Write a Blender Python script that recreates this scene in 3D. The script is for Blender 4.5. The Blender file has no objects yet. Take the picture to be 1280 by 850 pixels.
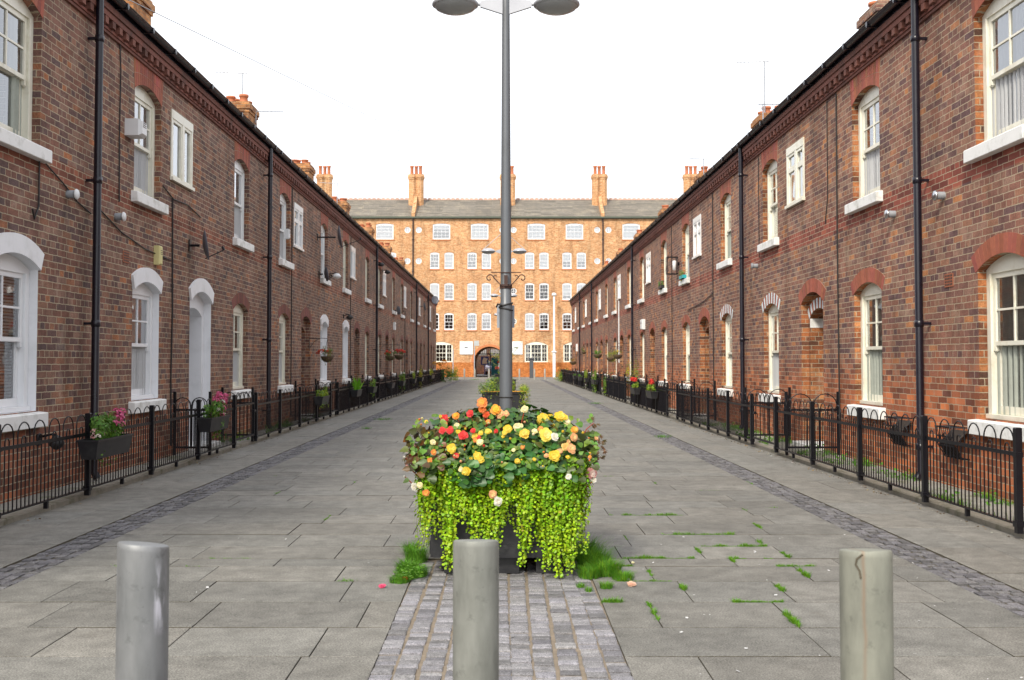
import bpy, math, random
from math import sin, cos, pi, sqrt, radians
from mathutils import Vector, Matrix, noise
from mathutils.geometry import tessellate_polygon
random.seed(7)
R = random.uniform
SC = bpy.context.scene
COL = SC.collection

# ------------------------------------------------------------------ objects
def tag(o, label=None, cat=None, group=None, kind=None):
    if label: o['label'] = label
    if cat: o['category'] = cat
    if group: o['group'] = group
    if kind: o['kind'] = kind
    return o

def empty(name, loc, rz=0, **k):
    o = bpy.data.objects.new(name, None); COL.objects.link(o)
    o.location = loc; o.rotation_euler = (0, 0, rz); o.empty_display_size = .2
    return tag(o, **k)

def put(name, mesh, parent=None, loc=(0, 0, 0), rz=0, **k):
    o = bpy.data.objects.new(name, mesh); COL.objects.link(o)
    o.location = loc; o.rotation_euler = (0, 0, rz)
    if parent: o.parent = parent
    return tag(o, **k)

class MB:
    def __init__(s):
        s.v = []; s.f = []; s.m = []; s.c = []; s.sm = []
    def add(s, vs, fs, mi=0, col=(1, 1, 1), smooth=False):
        n = len(s.v); s.v += [tuple(p) for p in vs]
        for f in fs:
            s.f.append([i + n for i in f]); s.m.append(mi); s.c.append(col); s.sm.append(smooth)
    def box(s, x0, x1, y0, y1, z0, z1, mi=0, col=(1, 1, 1)):
        if x0 > x1: x0, x1 = x1, x0
        if y0 > y1: y0, y1 = y1, y0
        vs = [(x, y, z) for z in (z0, z1) for y in (y0, y1) for x in (x0, x1)]
        s.add(vs, [(0, 2, 3, 1), (4, 5, 7, 6), (0, 1, 5, 4), (2, 6, 7, 3), (0, 4, 6, 2), (1, 3, 7, 5)], mi, col)
    def bbox(s, x0, x1, y0, y1, z0, z1, b=.01, mi=0, col=(1, 1, 1)):
        # box with the top edges chamfered
        vs = [(x0, y0, z0), (x1, y0, z0), (x1, y1, z0), (x0, y1, z0),
              (x0, y0, z1 - b), (x1, y0, z1 - b), (x1, y1, z1 - b), (x0, y1, z1 - b),
              (x0 + b, y0 + b, z1), (x1 - b, y0 + b, z1), (x1 - b, y1 - b, z1), (x0 + b, y1 - b, z1)]
        fs = []
        for k in (0, 4):
            for i in range(4):
                j = (i + 1) % 4
                fs.append((k + i, k + j, k + j + 4, k + i + 4))
        fs.append((8, 9, 10, 11))
        s.add(vs, fs, mi, col)
    def extrude(s, pts, y0, y1, mi=0, col=(1, 1, 1), caps=True):
        # pts: (x,z) counterclockwise seen from -y; extruded along y
        n = len(pts)
        vs = [(x, y0, z) for x, z in pts] + [(x, y1, z) for x, z in pts]
        fs = [((i + 1) % n, i, i + n, (i + 1) % n + n) for i in range(n)]
        s.add(vs, fs, mi, col)
        if caps:
            tri = tessellate_polygon([[Vector((x, z, 0)) for x, z in pts]])
            s.add([(x, y0, z) for x, z in pts], [tuple(t) for t in tri], mi, col)
            s.add([(x, y1, z) for x, z in pts], [tuple(t) for t in tri], mi, col)
    def tube(s, path, r, n=6, mi=0, col=(1, 1, 1), caps=True, smooth=True, r1=None):
        path = [Vector(p) for p in path]; L = len(path); rings = []
        ref = None
        for i, p in enumerate(path):
            a = path[max(i - 1, 0)]; b = path[min(i + 1, L - 1)]
            t = (b - a)
            if t.length < 1e-9: t = Vector((0, 0, 1))
            t.normalize()
            if ref is None:
                ref = Vector((0, 0, 1)) if abs(t.z) < .9 else Vector((1, 0, 0))
            u = t.cross(ref)
            if u.length < 1e-3: u = t.cross(Vector((0.3, 1, 0.2)))
            u.normalize(); w = t.cross(u); ref = u.cross(t) if u.cross(t).length > 1e-3 else ref
            rr = r if r1 is None else r + (r1 - r) * i / (L - 1)
            rings.append([p + u * (rr * cos(2 * pi * k / n)) + w * (rr * sin(2 * pi * k / n)) for k in range(n)])
        vs = [q for ring in rings for q in ring]
        fs = [(i * n + k, i * n + (k + 1) % n, (i + 1) * n + (k + 1) % n, (i + 1) * n + k) for i in range(L - 1) for k in range(n)]
        s.add(vs, fs, mi, col, smooth)
        if caps:
            s.add(rings[0], [tuple(range(n))], mi, col); s.add(rings[-1], [tuple(range(n))], mi, col)
    def lathe(s, prof, cx=0, cy=0, n=16, mi=0, col=(1, 1, 1), smooth=True, sx=1, sy=1, a0=0):
        vs = [(cx + sx * r * cos(a0 + 2 * pi * k / n), cy + sy * r * sin(a0 + 2 * pi * k / n), z) for r, z in prof for k in range(n)]
        fs = [(i * n + k, i * n + (k + 1) % n, (i + 1) * n + (k + 1) % n, (i + 1) * n + k) for i in range(len(prof) - 1) for k in range(n)]
        s.add(vs, fs, mi, col, smooth)
    def ico(s, c, r, mi=0, col=(1, 1, 1), sz=1):
        prof = [(r * sin(a), c[2] + sz * r * -cos(a)) for a in [pi * i / 6 for i in range(7)]]
        s.lathe(prof, c[0], c[1], 8, mi, col)
    def mesh(s, name, mats):
        me = bpy.data.meshes.new(name); me.from_pydata(s.v, [], s.f)
        for m in (mats if isinstance(mats, (list, tuple)) else [mats]): me.materials.append(m)
        me.polygons.foreach_set('material_index', s.m)
        me.polygons.foreach_set('use_smooth', s.sm)
        at = me.color_attributes.new('tint', 'FLOAT_COLOR', 'CORNER')
        data = []
        for f, c in zip(s.f, s.c): data += [c[0], c[1], c[2], 1.0] * len(f)
        at.data.foreach_set('color', data)
        me.update(); return me
    def put(s, name, mats, parent=None, loc=(0, 0, 0), rz=0, **k):
        return put(name, s.mesh(name, mats), parent, loc, rz, **k)

# ------------------------------------------------------------------ materials
def newmat(name):
    m = bpy.data.materials.new(name); m.use_nodes = True; nt = m.node_tree
    for n in list(nt.nodes): nt.nodes.remove(n)
    out = nt.nodes.new('ShaderNodeOutputMaterial')
    bs = nt.nodes.new('ShaderNodeBsdfPrincipled')
    nt.links.new(bs.outputs[0], out.inputs[0])
    return m, nt, bs, out

def N(nt, t, **k):
    n = nt.nodes.new(t)
    for a, b in k.items(): setattr(n, a, b)
    return n

def mix(nt, fac, a, b, mode='MIX'):
    n = N(nt, 'ShaderNodeMix', data_type='RGBA', blend_type=mode)
    for sock, val in ((n.inputs['Factor'], fac), (n.inputs['A'], a), (n.inputs['B'], b)):
        if hasattr(val, 'is_linked'): nt.links.new(val, sock)
        elif isinstance(val, (int, float)): sock.default_value = val if sock.type == 'VALUE' else (val, val, val, 1)
        else: sock.default_value = (*val, 1)
    return n.outputs['Result']

def mth(nt, op, a, b=0.0, c=0.0, clamp=False):
    n = N(nt, 'ShaderNodeMath', operation=op, use_clamp=clamp)
    for i, val in enumerate((a, b, c)):
        if hasattr(val, 'is_linked'): nt.links.new(val, n.inputs[i])
        else: n.inputs[i].default_value = val
    return n.outputs[0]

def ramp(nt, fac, stops, interp='LINEAR'):
    n = N(nt, 'ShaderNodeValToRGB'); cr = n.color_ramp; cr.interpolation = interp
    while len(cr.elements) < len(stops): cr.elements.new(.5)
    for e, (p, c) in zip(cr.elements, stops):
        e.position = p; e.color = (*c, 1) if not isinstance(c, (int, float)) else (c, c, c, 1)
    nt.links.new(fac, n.inputs[0]); return n.outputs[0]

def noise_(nt, scale, detail=4, vec=None, rough=.55, out='Fac'):
    n = N(nt, 'ShaderNodeTexNoise'); n.inputs['Scale'].default_value = scale
    n.inputs['Detail'].default_value = detail; n.inputs['Roughness'].default_value = rough
    if vec is not None: nt.links.new(vec, n.inputs['Vector'])
    return n.outputs[out]

def bump(nt, bs, h, strength=.3, dist=.01):
    n = N(nt, 'ShaderNodeBump'); n.inputs['Strength'].default_value = strength; n.inputs['Distance'].default_value = dist
    nt.links.new(h, n.inputs['Height']); nt.links.new(n.outputs[0], bs.inputs['Normal'])

def simple(name, col, rough=.6, metal=0, var=.25, scale=8, bs_=.15, bd=.004, tint=False, spec=.5, dirt=None, dscale=2.5, trans=0, streak=0):
    m, nt, bs, out = newmat(name)
    pos = N(nt, 'ShaderNodeNewGeometry').outputs['Position']
    n1 = noise_(nt, scale, 5, pos)
    c = mix(nt, n1, [x * (1 - var) for x in col], [min(x * (1 + var), 1) for x in col])
    if dirt:
        vec = pos
        if streak:
            mp = N(nt, 'ShaderNodeMapping'); mp.inputs['Scale'].default_value = (1, 1, streak); nt.links.new(pos, mp.inputs[0]); vec = mp.outputs[0]
        d = noise_(nt, dscale, 6, vec, .65)
        d = ramp(nt, d, [(.5, 0.0), (.72, 1.0)])
        c = mix(nt, d, c, dirt)
    if tint:
        a = N(nt, 'ShaderNodeAttribute', attribute_name='tint')
        c = mix(nt, 1.0, c, a.outputs['Color'], 'MULTIPLY')
    nt.links.new(c, bs.inputs['Base Color'])
    r = mth(nt, 'MULTIPLY_ADD', n1, .2, rough - .1)
    nt.links.new(r, bs.inputs['Roughness'])
    bs.inputs['Metallic'].default_value = metal
    bs.inputs['Specular IOR Level'].default_value = spec
    if bs_: bump(nt, bs, noise_(nt, scale * 6, 4, pos), bs_, bd)
    if trans:
        tr = N(nt, 'ShaderNodeBsdfTranslucent'); nt.links.new(c, tr.inputs[0])
        mx = N(nt, 'ShaderNodeMixShader'); mx.inputs[0].default_value = trans
        nt.links.new(bs.outputs[0], mx.inputs[1]); nt.links.new(tr.outputs[0], mx.inputs[2]); nt.links.new(mx.outputs[0], out.inputs[0])
    return m

def brick(name, stops, mortar, bands=(), low=None, w=.235, h=.075, ms=.0052, var=.35, bumpd=.006, patch=(.5, .4, .33)):
    m, nt, bs, out = newmat(name)
    pos = N(nt, 'ShaderNodeNewGeometry').outputs['Position']
    sp = N(nt, 'ShaderNodeSeparateXYZ'); nt.links.new(pos, sp.inputs[0])
    u = mth(nt, 'ADD', sp.outputs[0], sp.outputs[1]); z = sp.outputs[2]
    n0 = noise_(nt, 5, 3, pos); n00 = noise_(nt, 11, 2, pos)
    n000 = noise_(nt, 34, 2, pos)
    u2 = mth(nt, 'ADD', mth(nt, 'MULTIPLY_ADD', n0, .016, u), mth(nt, 'MULTIPLY', n000, .008)); z2 = mth(nt, 'ADD', mth(nt, 'MULTIPLY_ADD', n00, .014, z), mth(nt, 'MULTIPLY', n000, -.007))
    cb = N(nt, 'ShaderNodeCombineXYZ'); nt.links.new(u2, cb.inputs[0]); nt.links.new(z2, cb.inputs[1])
    bt = N(nt, 'ShaderNodeTexBrick', offset=.5, offset_frequency=2, squash=.5, squash_frequency=4)
    for k, v in (('Scale', 1), ('Mortar Size', ms), ('Mortar Smooth', .25), ('Bias', 0), ('Brick Width', w), ('Row Height', h)): bt.inputs[k].default_value = v
    bt.inputs['Color1'].default_value = (0, 0, 0, 1); bt.inputs['Color2'].default_value = (1, 1, 1, 1); bt.inputs['Mortar'].default_value = (.5, .5, .5, 1)
    nt.links.new(cb.outputs[0], bt.inputs['Vector'])
    big = noise_(nt, .55, 3, pos)
    t = mth(nt, 'MULTIPLY_ADD', mth(nt, 'SUBTRACT', big, .5), .5, bt.outputs['Color'], clamp=True)
    c = ramp(nt, t, stops)
    fine = noise_(nt, 60, 4, pos); mid = noise_(nt, 9, 4, pos)
    c = mix(nt, 1.0, c, ramp(nt, fine, [(.3, 1 - var * .95), (.7, 1 + var * .7)]), 'MULTIPLY')
    c = mix(nt, 1.0, c, ramp(nt, mid, [(.3, .74), (.7, 1.24)]), 'MULTIPLY')
    # lighter salt bloom in patches
    pf = ramp(nt, noise_(nt, 2.2, 6, pos, .7), [(.56, 0.0), (.75, .4)])
    c = mix(nt, pf, c, patch)
    for (z0, z1, colr, f) in bands:
        a = mth(nt, 'GREATER_THAN', z, z0); b = mth(nt, 'LESS_THAN', z, z1)
        k = mth(nt, 'MULTIPLY', mth(nt, 'MULTIPLY', a, b), f)
        cc = mix(nt, 1.0, colr, ramp(nt, bt.outputs['Color'], [(0, .55), (1, 1.35)]), 'MULTIPLY')
        c = mix(nt, k, c, cc)
    if low:
        zt, colr, f = low
        k = mth(nt, 'MULTIPLY', ramp(nt, mth(nt, 'ADD', mth(nt, 'DIVIDE', z, zt), mth(nt, 'MULTIPLY', mid, .5)), [(.75, 1.0), (1.0, 0.0)]), f)
        cc = mix(nt, 1.0, colr, ramp(nt, t, [(0, .4), (1, 1.5)]), 'MULTIPLY')
        c = mix(nt, k, c, cc)
    mc = mix(nt, fine, [x * .7 for x in mortar], [x * 1.2 for x in mortar])
    c = mix(nt, bt.outputs['Fac'], c, mc)
    mp = N(nt, 'ShaderNodeMapping'); mp.inputs['Scale'].default_value = (1, 1, .14); nt.links.new(pos, mp.inputs[0])
    c = mix(nt, 1.0, c, ramp(nt, noise_(nt, 2.4, 6, mp.outputs[0], .7), [(.34, .72), (.5, 1.0), (.72, 1.12)]), 'MULTIPLY')
    c = mix(nt, 1.0, c, ramp(nt, noise_(nt, .8, 4, pos, .6), [(.3, .85), (.7, 1.12)]), 'MULTIPLY')
    at = N(nt, 'ShaderNodeAttribute', attribute_name='tint')
    c = mix(nt, 1.0, c, at.outputs['Color'], 'MULTIPLY')
    nt.links.new(c, bs.inputs['Base Color']); bs.inputs['Roughness'].default_value = .85; bs.inputs['Specular IOR Level'].default_value = .25
    hh = mth(nt, 'MULTIPLY_ADD', fine, .25, mth(nt, 'MULTIPLY', bt.outputs['Fac'], -1))
    bump(nt, bs, hh, .7, bumpd)
    return m

RB = (.30, .085, .045)
M = {}
M['brickL'] = brick('brown_brick', [(0, (.12, .078, .074)), (.2, (.15, .083, .070)), (.42, (.19, .096, .073)), (.62, (.225, .107, .076)), (.82, (.25, .15, .112)), (.95, (.28, .125, .073)), (1, (.38, .15, .07))],
                    (.45, .375, .265), bands=[(3.46, 3.69, (.24, .075, .045), .75), (5.1, 5.56, (.27, .15, .12), .35)], low=(1.25, (.33, .105, .05), .6))
M['brickR'] = brick('red_brown_brick', [(0, (.13, .075, .075)), (.18, (.175, .090, .078)), (.4, (.235, .112, .084)), (.62, (.275, .125, .087)), (.8, (.28, .168, .125)), (.93, (.32, .15, .092)), (1, (.46, .195, .085))],
                    (.46, .37, .26), bands=[(3.40, 3.66, (.27, .065, .045), .8), (5.1, 5.56, (.30, .15, .10), .3)], low=(2.1, (.48, .14, .05), .7), patch=(.5, .4, .3))
M['brickF'] = brick('orange_factory_brick', [(0, (.37, .17, .075)), (.25, (.48, .225, .095)), (.7, (.56, .285, .13)), (1, (.62, .38, .2))],
                    (.66, .52, .33), var=.2, ms=.005, patch=(.72, .55, .35), bumpd=.003)
M['brickC'] = brick('orange_chimney_brick', [(0, (.22, .09, .04)), (.4, (.42, .18, .07)), (1, (.58, .28, .11))], (.35, .27, .18), ms=.005)
M['brickD'] = brick('glazed_orange_brick', [(0, (.38, .12, .03)), (.5, (.50, .17, .045)), (1, (.57, .22, .07))], (.4, .16, .06), ms=.004, var=.15, patch=(.6, .25, .08))
M['brickO'] = brick('orange_reveal_brick', [(0, (.10, .05, .035)), (.35, (.26, .09, .04)), (.7, (.36, .13, .05)), (1, (.46, .21, .09))], (.4, .34, .24))
M['redbrick'] = simple('red_rubbed_brick', (.30, .088, .052), .8, var=.35, scale=18, bs_=.4, bd=.004, tint=True)
M['orangebrick'] = simple('orange_rubbed_brick', (.5, .18, .07), .8, var=.3, scale=18, bs_=.3, tint=True)
M['mortar'] = simple('mortar', (.40, .32, .23), .9, var=.3, scale=30)
M['white'] = simple('white_masonry_paint', (.78, .79, .82), .55, var=.06, scale=5, bs_=.25, bd=.003, dirt=(.66, .67, .68), dscale=3)
M['whitebrick'] = simple('white_painted_brick', (.76, .77, .80), .6, var=.05, scale=8, bs_=.3, bd=.004, dirt=(.66, .67, .69))
M['sill'] = simple('painted_stone_sill', (.80, .80, .79), .65, var=.08, scale=9, bs_=.3, bd=.003, dirt=(.50, .50, .46), dscale=5)
M['cream'] = simple('cream_gloss_paint', (.79, .77, .66), .38, var=.05, scale=4, bs_=.05, dirt=(.62, .58, .45), dscale=4)
M['whitewood'] = simple('white_gloss_paint', (.80, .81, .83), .35, var=.04, scale=4, bs_=.04)
M['pvc'] = simple('white_plastic_frame', (.82, .83, .83), .3, var=.02, scale=3, bs_=0)
M['black'] = simple('black_gloss_paint', (.007, .007, .010), .35, var=.3, scale=12, bs_=.1, spec=.3)
M['blackpipe'] = simple('black_drainpipe_paint', (.007, .006, .013), .3, var=.3, scale=8, bs_=.1)
M['planterblack'] = simple('black_planter_plastic', (.013, .013, .016), .45, var=.25, scale=10, bs_=.15, dirt=(.04, .04, .04), dscale=5)
M['slate'] = simple('welsh_slate', (.10, .095, .10), .6, var=.3, scale=6)
M['cornice'] = simple('weathered_cornice_brick', (.20, .078, .057), .85, var=.4, scale=14, bs_=.4, tint=True, dirt=(.10, .05, .04), dscale=3)
M['pot'] = simple('terracotta', (.48, .16, .07), .75, var=.25, scale=12, dirt=(.2, .1, .06), dscale=6)
M['lead'] = simple('lead', (.25, .26, .28), .6)
M['mush'] = simple('cable_black', (.02, .018, .018), .6, bs_=0)
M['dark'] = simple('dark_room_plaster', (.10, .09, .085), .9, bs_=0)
M['net'] = simple('net_curtain_cloth', (.7, .71, .72), .9, var=.05, scale=20, bs_=0, trans=.35)
M['drape'] = simple('grey_green_curtain_cloth', (.45, .48, .42), .9, var=.15, scale=15, bs_=0, trans=.2)
M['blind'] = simple('sky_reflection_white', (.86, .86, .84), .8, var=.02, scale=2, bs_=0)  # sky glare on the factory panes, put in as white sheets behind them
M['door'] = simple('brown_varnished_door', (.16, .055, .025), .35, var=.3, scale=6)
M['chrome'] = simple('dull_chrome', (.55, .56, .58), .3, metal=1, var=.05, bs_=0)
M['terradoor'] = simple('terracotta_vent', (.3, .1, .05), .8)
M['aerial'] = simple('aerial_aluminium', (.35, .36, .38), .4, metal=.8, bs_=0)
M['dish'] = simple('satellite_dish_grey', (.12, .125, .15), .5, var=.1, bs_=0)
M['plastic'] = simple('white_outdoor_plastic', (.72, .73, .74), .45, var=.05, bs_=0)
M['yellowed'] = simple('yellowed_alarm_plastic', (.62, .56, .26), .5, var=.1, bs_=0)

def glassmat(name='window_glass', base=.03):
    m, nt, bs, out = newmat(name); nt.nodes.remove(bs)
    g = N(nt, 'ShaderNodeBsdfGlossy'); g.inputs['Roughness'].default_value = .02; g.inputs[0].default_value = (.95, .97, 1, 1)
    t = N(nt, 'ShaderNodeBsdfTransparent'); t.inputs[0].default_value = (.93, .95, .95, 1)
    fr = N(nt, 'ShaderNodeFresnel'); fr.inputs[0].default_value = 1.55
    f2 = mth(nt, 'MULTIPLY_ADD', fr.outputs[0], 2.2, base, clamp=True)
    mx = N(nt, 'ShaderNodeMixShader'); nt.links.new(f2, mx.inputs[0]); nt.links.new(t.outputs[0], mx.inputs[1]); nt.links.new(g.outputs[0], mx.inputs[2])
    pos = N(nt, 'ShaderNodeNewGeometry').outputs['Position']
    b = N(nt, 'ShaderNodeBump'); b.inputs['Strength'].default_value = .08; b.inputs['Distance'].default_value = .02
    nt.links.new(noise_(nt, 3, 1, pos), b.inputs['Height']); nt.links.new(b.outputs[0], g.inputs['Normal']); nt.links.new(b.outputs[0], fr.inputs['Normal'])
    nt.links.new(mx.outputs[0], out.inputs[0]); return m
M['glass'] = glassmat()
M['skyglass'] = glassmat('sky_facing_glass', .24)

# ------------------------------------------------------------------ camera, world, light
cam = bpy.data.cameras.new('camera'); co = bpy.data.objects.new('camera', cam); COL.objects.link(co)
TILT = 2.0
co.location = (0, 0, 1.45); co.rotation_euler = (radians(90 + TILT), 0, 0)
cam.sensor_width = 36; cam.lens = 1300 / 1280 * 36
cam.shift_x = 11 / 1280; cam.shift_y = (27 - 1300 * math.tan(radians(TILT))) / 1280
cam.clip_start = .1; cam.clip_end = 2000
cam.dof.use_dof = True; cam.dof.focus_distance = 11; cam.dof.aperture_fstop = 7.1
SC.camera = co
wd = bpy.data.worlds.new('World'); SC.world = wd; wd.use_nodes = True
nt = wd.node_tree; bg = nt.nodes['Background']
sky = N(nt, 'ShaderNodeTexSky', sky_type='NISHITA'); sky.sun_disc = False
SUN_EL, SUN_AZ = 40, 204      # azimuth measured clockwise from +Y: behind the camera, to its left
sky.sun_elevation = radians(SUN_EL); sky.sun_rotation = radians(SUN_AZ); sky.dust_density = 3; sky.air_density = 1.2
cl = mix(nt, .82, sky.outputs[0], (8.6, 8.7, 9.0))
nt.links.new(cl, bg.inputs[0]); bg.inputs[1].default_value = .115
sl = bpy.data.lights.new('sun', 'SUN'); sl.energy = 2.3; sl.angle = radians(11); sl.color = (1, .93, .8)
so = bpy.data.objects.new('sun', sl); COL.objects.link(so)
d = Vector((sin(radians(SUN_AZ)) * cos(radians(SUN_EL)), cos(radians(SUN_AZ)) * cos(radians(SUN_EL)), sin(radians(SUN_EL))))
so.rotation_euler = d.to_track_quat('Z', 'Y').to_euler(); so.location = (0, 0, 40)
SC.view_settings.view_transform = 'Standard'; SC.view_settings.look = 'None'
SC.view_settings.exposure = .74; SC.view_settings.gamma = 1
SC.render.engine = 'CYCLES'
SC.cycles.max_bounces = 6; SC.cycles.transparent_max_bounces = 12; SC.cycles.diffuse_bounces = 3; SC.cycles.glossy_bounces = 3
SC.cycles.use_denoising = True
# ------------------------------------------------------------------ terraced houses
W = {-1: 4.95, 1: 5.05}
P = 9.1

def arc(w, zs, rise, n=12):
    if rise < 1e-4: return [(-w / 2, zs), (w / 2, zs)]
    Rr = (w * w / 4 + rise * rise) / (2 * rise); a = math.asin(min(1, w / 2 / Rr)); cz = zs + rise - Rr
    return [(Rr * sin(-a + 2 * a * i / n), cz + Rr * cos(-a + 2 * a * i / n)) for i in range(n + 1)]

def hole(cx, w, z0, zs, rise, n=12):
    return [(cx - w / 2, z0), (cx + w / 2, z0)] + [(cx + x, z) for x, z in reversed(arc(w, zs, rise, n))]

def facade(mb, outer, holes, y=0):
    polys = [outer] + [h[0] for h in holes]
    tri = tessellate_polygon([[Vector((x, z, 0)) for x, z in p] for p in polys])
    flat = [(x, y, z) for p in polys for x, z in p]
    mb.add(flat, [tuple(t) for t in tri])
    for pts, depth, mi in holes:
        n = len(pts)
        mb.add([(x, y, z) for x, z in pts] + [(x, y + depth, z) for x, z in pts],
               [(i, (i + 1) % n, (i + 1) % n + n, i + n) for i in range(n)], mi)

CACHE = {}
def cached(key, fn):
    if key not in CACHE: CACHE[key] = fn()
    return CACHE[key]

def sash_frame(w, zs, rise, d, mat, ucols=2, urows=2, lcols=1, lrows=1, fw=.10, st=.055, mid=.5, fy=.10):
    """timber box sash: local x along the wall, +y into the wall, z from the opening's bottom"""
    mb = MB(); w -= .006
    H = zs + rise - .004
    # box frame with arched head
    outer = [(-w / 2, 0), (w / 2, 0)] + list(reversed(arc(w, zs, rise - .003)))
    inn_w = w - 2 * fw; zt = zs - .045
    inner = [(-inn_w / 2, .05), (inn_w / 2, .05), (inn_w / 2, zt), (-inn_w / 2, zt)]
    tri = tessellate_polygon([[Vector((x, z, 0)) for x, z in outer], [Vector((x, z, 0)) for x, z in inner]])
    al = outer + inner
    mb.add([(x, d, z) for x, z in al], [tuple(t) for t in tri])
    mb.add([(x, d, z) for x, z in inner] + [(x, d + fy, z) for x, z in inner], [(i, (i + 1) % 4, (i + 1) % 4 + 4, i + 4) for i in range(4)])
    n = len(outer)
    mb.add([(x, d, z) for x, z in outer] + [(x, d + fy + .03, z) for x, z in outer], [(i, (i + 1) % n, (i + 1) % n + n, i + n) for i in range(n)])
    # staff bead round the box
    mb.box(-inn_w / 2 - .012, -inn_w / 2 + .006, d - .012, d + .002, .05, zt); mb.box(inn_w / 2 - .006, inn_w / 2 + .012, d - .012, d + .002, .05, zt)
    zm = .05 + (zt - .05) * mid
    iw = inn_w / 2 - .002
    def sash(z0, z1, y, cols, rows, top, bot):
        mb.box(-iw, -iw + st, y, y + .04, z0, z1); mb.box(iw - st, iw, y, y + .04, z0, z1)
        mb.box(-iw + st, iw - st, y, y + .04, z0, z0 + bot); mb.box(-iw + st, iw - st, y, y + .04, z1 - top, z1)
        gx0, gx1, gz0, gz1 = -iw + st, iw - st, z0 + bot, z1 - top
        for i in range(1, cols):
            x = gx0 + (gx1 - gx0) * i / cols; mb.box(x - .011, x + .011, y + .005, y + .035, gz0, gz1)
        for i in range(1, rows):
            z = gz0 + (gz1 - gz0) * i / rows; mb.box(gx0, gx1, y + .008, y + .032, z - .011, z + .011)
        return gx0, gx1, gz0, gz1
    a = sash(zm - .02, zt, d + .018, ucols, urows, .055, .045)
    b = sash(.052, zm + .02, d + .06, lcols, lrows, .045, .085)
    for sx in (-1, 1):   # sash horns
        x = sx * (iw - st / 2)
        mb.box(x - st * .4, x + st * .4, d + .016, d + .055, zm - .075, zm - .02)
        mb.lathe([(.0, zm - .092), (.016, zm - .085), (.016, zm - .07)], x, d + .035, 6)
    # timber cill
    mb.box(-w / 2, w / 2, d - .03, d + .05, .004, .05)
    g = MB()
    for (x0, x1, z0, z1), y in ((a, d + .038), (b, d + .08)):
        g.add([(x0 - .004, y, z0 - .004), (x1 + .004, y, z0 - .004), (x1 + .004, y, z1 + .004), (x0 - .004, y, z1 + .004)], [(0, 1, 2, 3)])
    return mb.mesh('window_frame', mat), g.mesh('glass', M['glass'])

def curtain_mesh(kind, w, h, y):
    mb = MB(); w = w - .1
    if kind == 'blind':
        mb.add([(-w / 2, y, .0), (w / 2, y, .0), (w / 2, y, h), (-w / 2, y, h)], [(0, 1, 2, 3)]); mat = M['blind']
    elif kind == 'slats':
        k = 0; z = .05
        while z < h:
            mb.add([(-w / 2, y, z), (w / 2, y, z), (w / 2, y + .03, z + .022), (-w / 2, y + .03, z + .022)], [(0, 1, 2, 3)]); z += .034
        mat = M['net']
    else:
        def cloth(x0, x1, z0, z1, nf):
            n = nf * 4; vs = []
            for i in range(n + 1):
                x = x0 + (x1 - x0) * i / n; yy = y + .035 * sin(i * pi / 2 + .3 * sin(i)) + .012 * sin(i * 1.7)
                vs += [(x, yy, z0), (x, yy, z1)]
            mb.add(vs, [(2 * i, 2 * i + 2, 2 * i + 3, 2 * i + 1) for i in range(n)], smooth=True)
        if kind == 'full': cloth(-w / 2, w / 2, .0, h - .04, 9); mat = M['drape']
        elif kind == 'net': cloth(-w / 2, w / 2, .03, h - .05, 12); mat = M['net']
        elif kind == 'half': cloth(-w / 2, w / 2, .03, h * .5, 12); mat = M['net']
        else: cloth(-w / 2, -w * .16, .0, h - .04, 4); cloth(w * .2, w / 2, .0, h - .04, 4); mat = M['drape']
    return mb.mesh('curtain', mat)

def arch_mesh(w, zs, rise, th, style, top=None):
    """segmental brick arch over an opening; style red | white | stripe | flat (red panel up to z=top)"""
    mb = MB(); n = 13 if style != 'white' else 16
    if style == 'white':
        o = .07; i_ = arc(w, zs, rise, n); Rr = (w * w / 4 + rise * rise) / (2 * rise); cz = zs + rise - Rr
        e_ = [(x * (1 + o * 2 / w), cz + (z - cz) * (Rr + th) / Rr) for x, z in i_]
        e_ = [(x, z) for x, z in e_]
        pts = i_ + list(reversed(e_))
        mb.extrude(pts, -.035, .01)
        return mb.mesh('arch', M['white'])
    Rr = (w * w / 4 + rise * rise) / (2 * rise); a = math.asin(w / 2 / Rr); cz = zs + rise - Rr
    ov = .055 / Rr if style != 'flat' else .02 / Rr
    a0, a1 = -a - ov, a + ov
    def rad(t, r): return (r * sin(t), cz + r * cos(t))
    nb = 15
    def outer(t):
        if style == 'flat': 
            x = Rr * sin(t) * 1.10; return (x, top)
        return rad(t, Rr + th)
    # mortar bed
    bed = [rad(a0 + (a1 - a0) * i / 24, Rr) for i in range(25)] + [outer(a0 + (a1 - a0) * i / 24) for i in range(24, -1, -1)]
    mb.extrude(bed, -.003, .05, 1)
    mat = M['redbrick']
    for k in range(nb):
        t0 = a0 + (a1 - a0) * (k + .04) / nb; t1 = a0 + (a1 - a0) * (k + .96) / nb
        v = R(.75, 1.25); col = (v, v * R(.85, 1.1), v * R(.85, 1.1))
        if style == 'stripe' and k % 2 == 0: col = (2.1, 8.0, 14.0)
        if style == 'dark': col = (col[0] * .55, col[1] * .6, col[2] * .75)
        p = [rad(t0, Rr - .001), rad(t1, Rr - .001), outer(t1), outer(t0)]
        if style == 'flat':
            pm = [(p[0][0] * .5 + p[3][0] * .5, (p[0][1] + p[3][1]) / 2), (p[1][0] * .5 + p[2][0] * .5, (p[1][1] + p[2][1]) / 2)]
            mb.extrude([p[0], p[1], (pm[1][0], pm[1][1] - .003), (pm[0][0], pm[0][1] - .003)], -.006, .0, 0, col)
            col = tuple(c * R(.85, 1.15) for c in col)
            mb.extrude([(pm[0][0], pm[0][1] + .003), (pm[1][0], pm[1][1] + .003), p[2], p[3]], -.006, .0, 0, col)
        else: mb.extrude(p, -.006, .0, 0, col)
    return mb.mesh('arch', [mat, M['mortar']])

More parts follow.
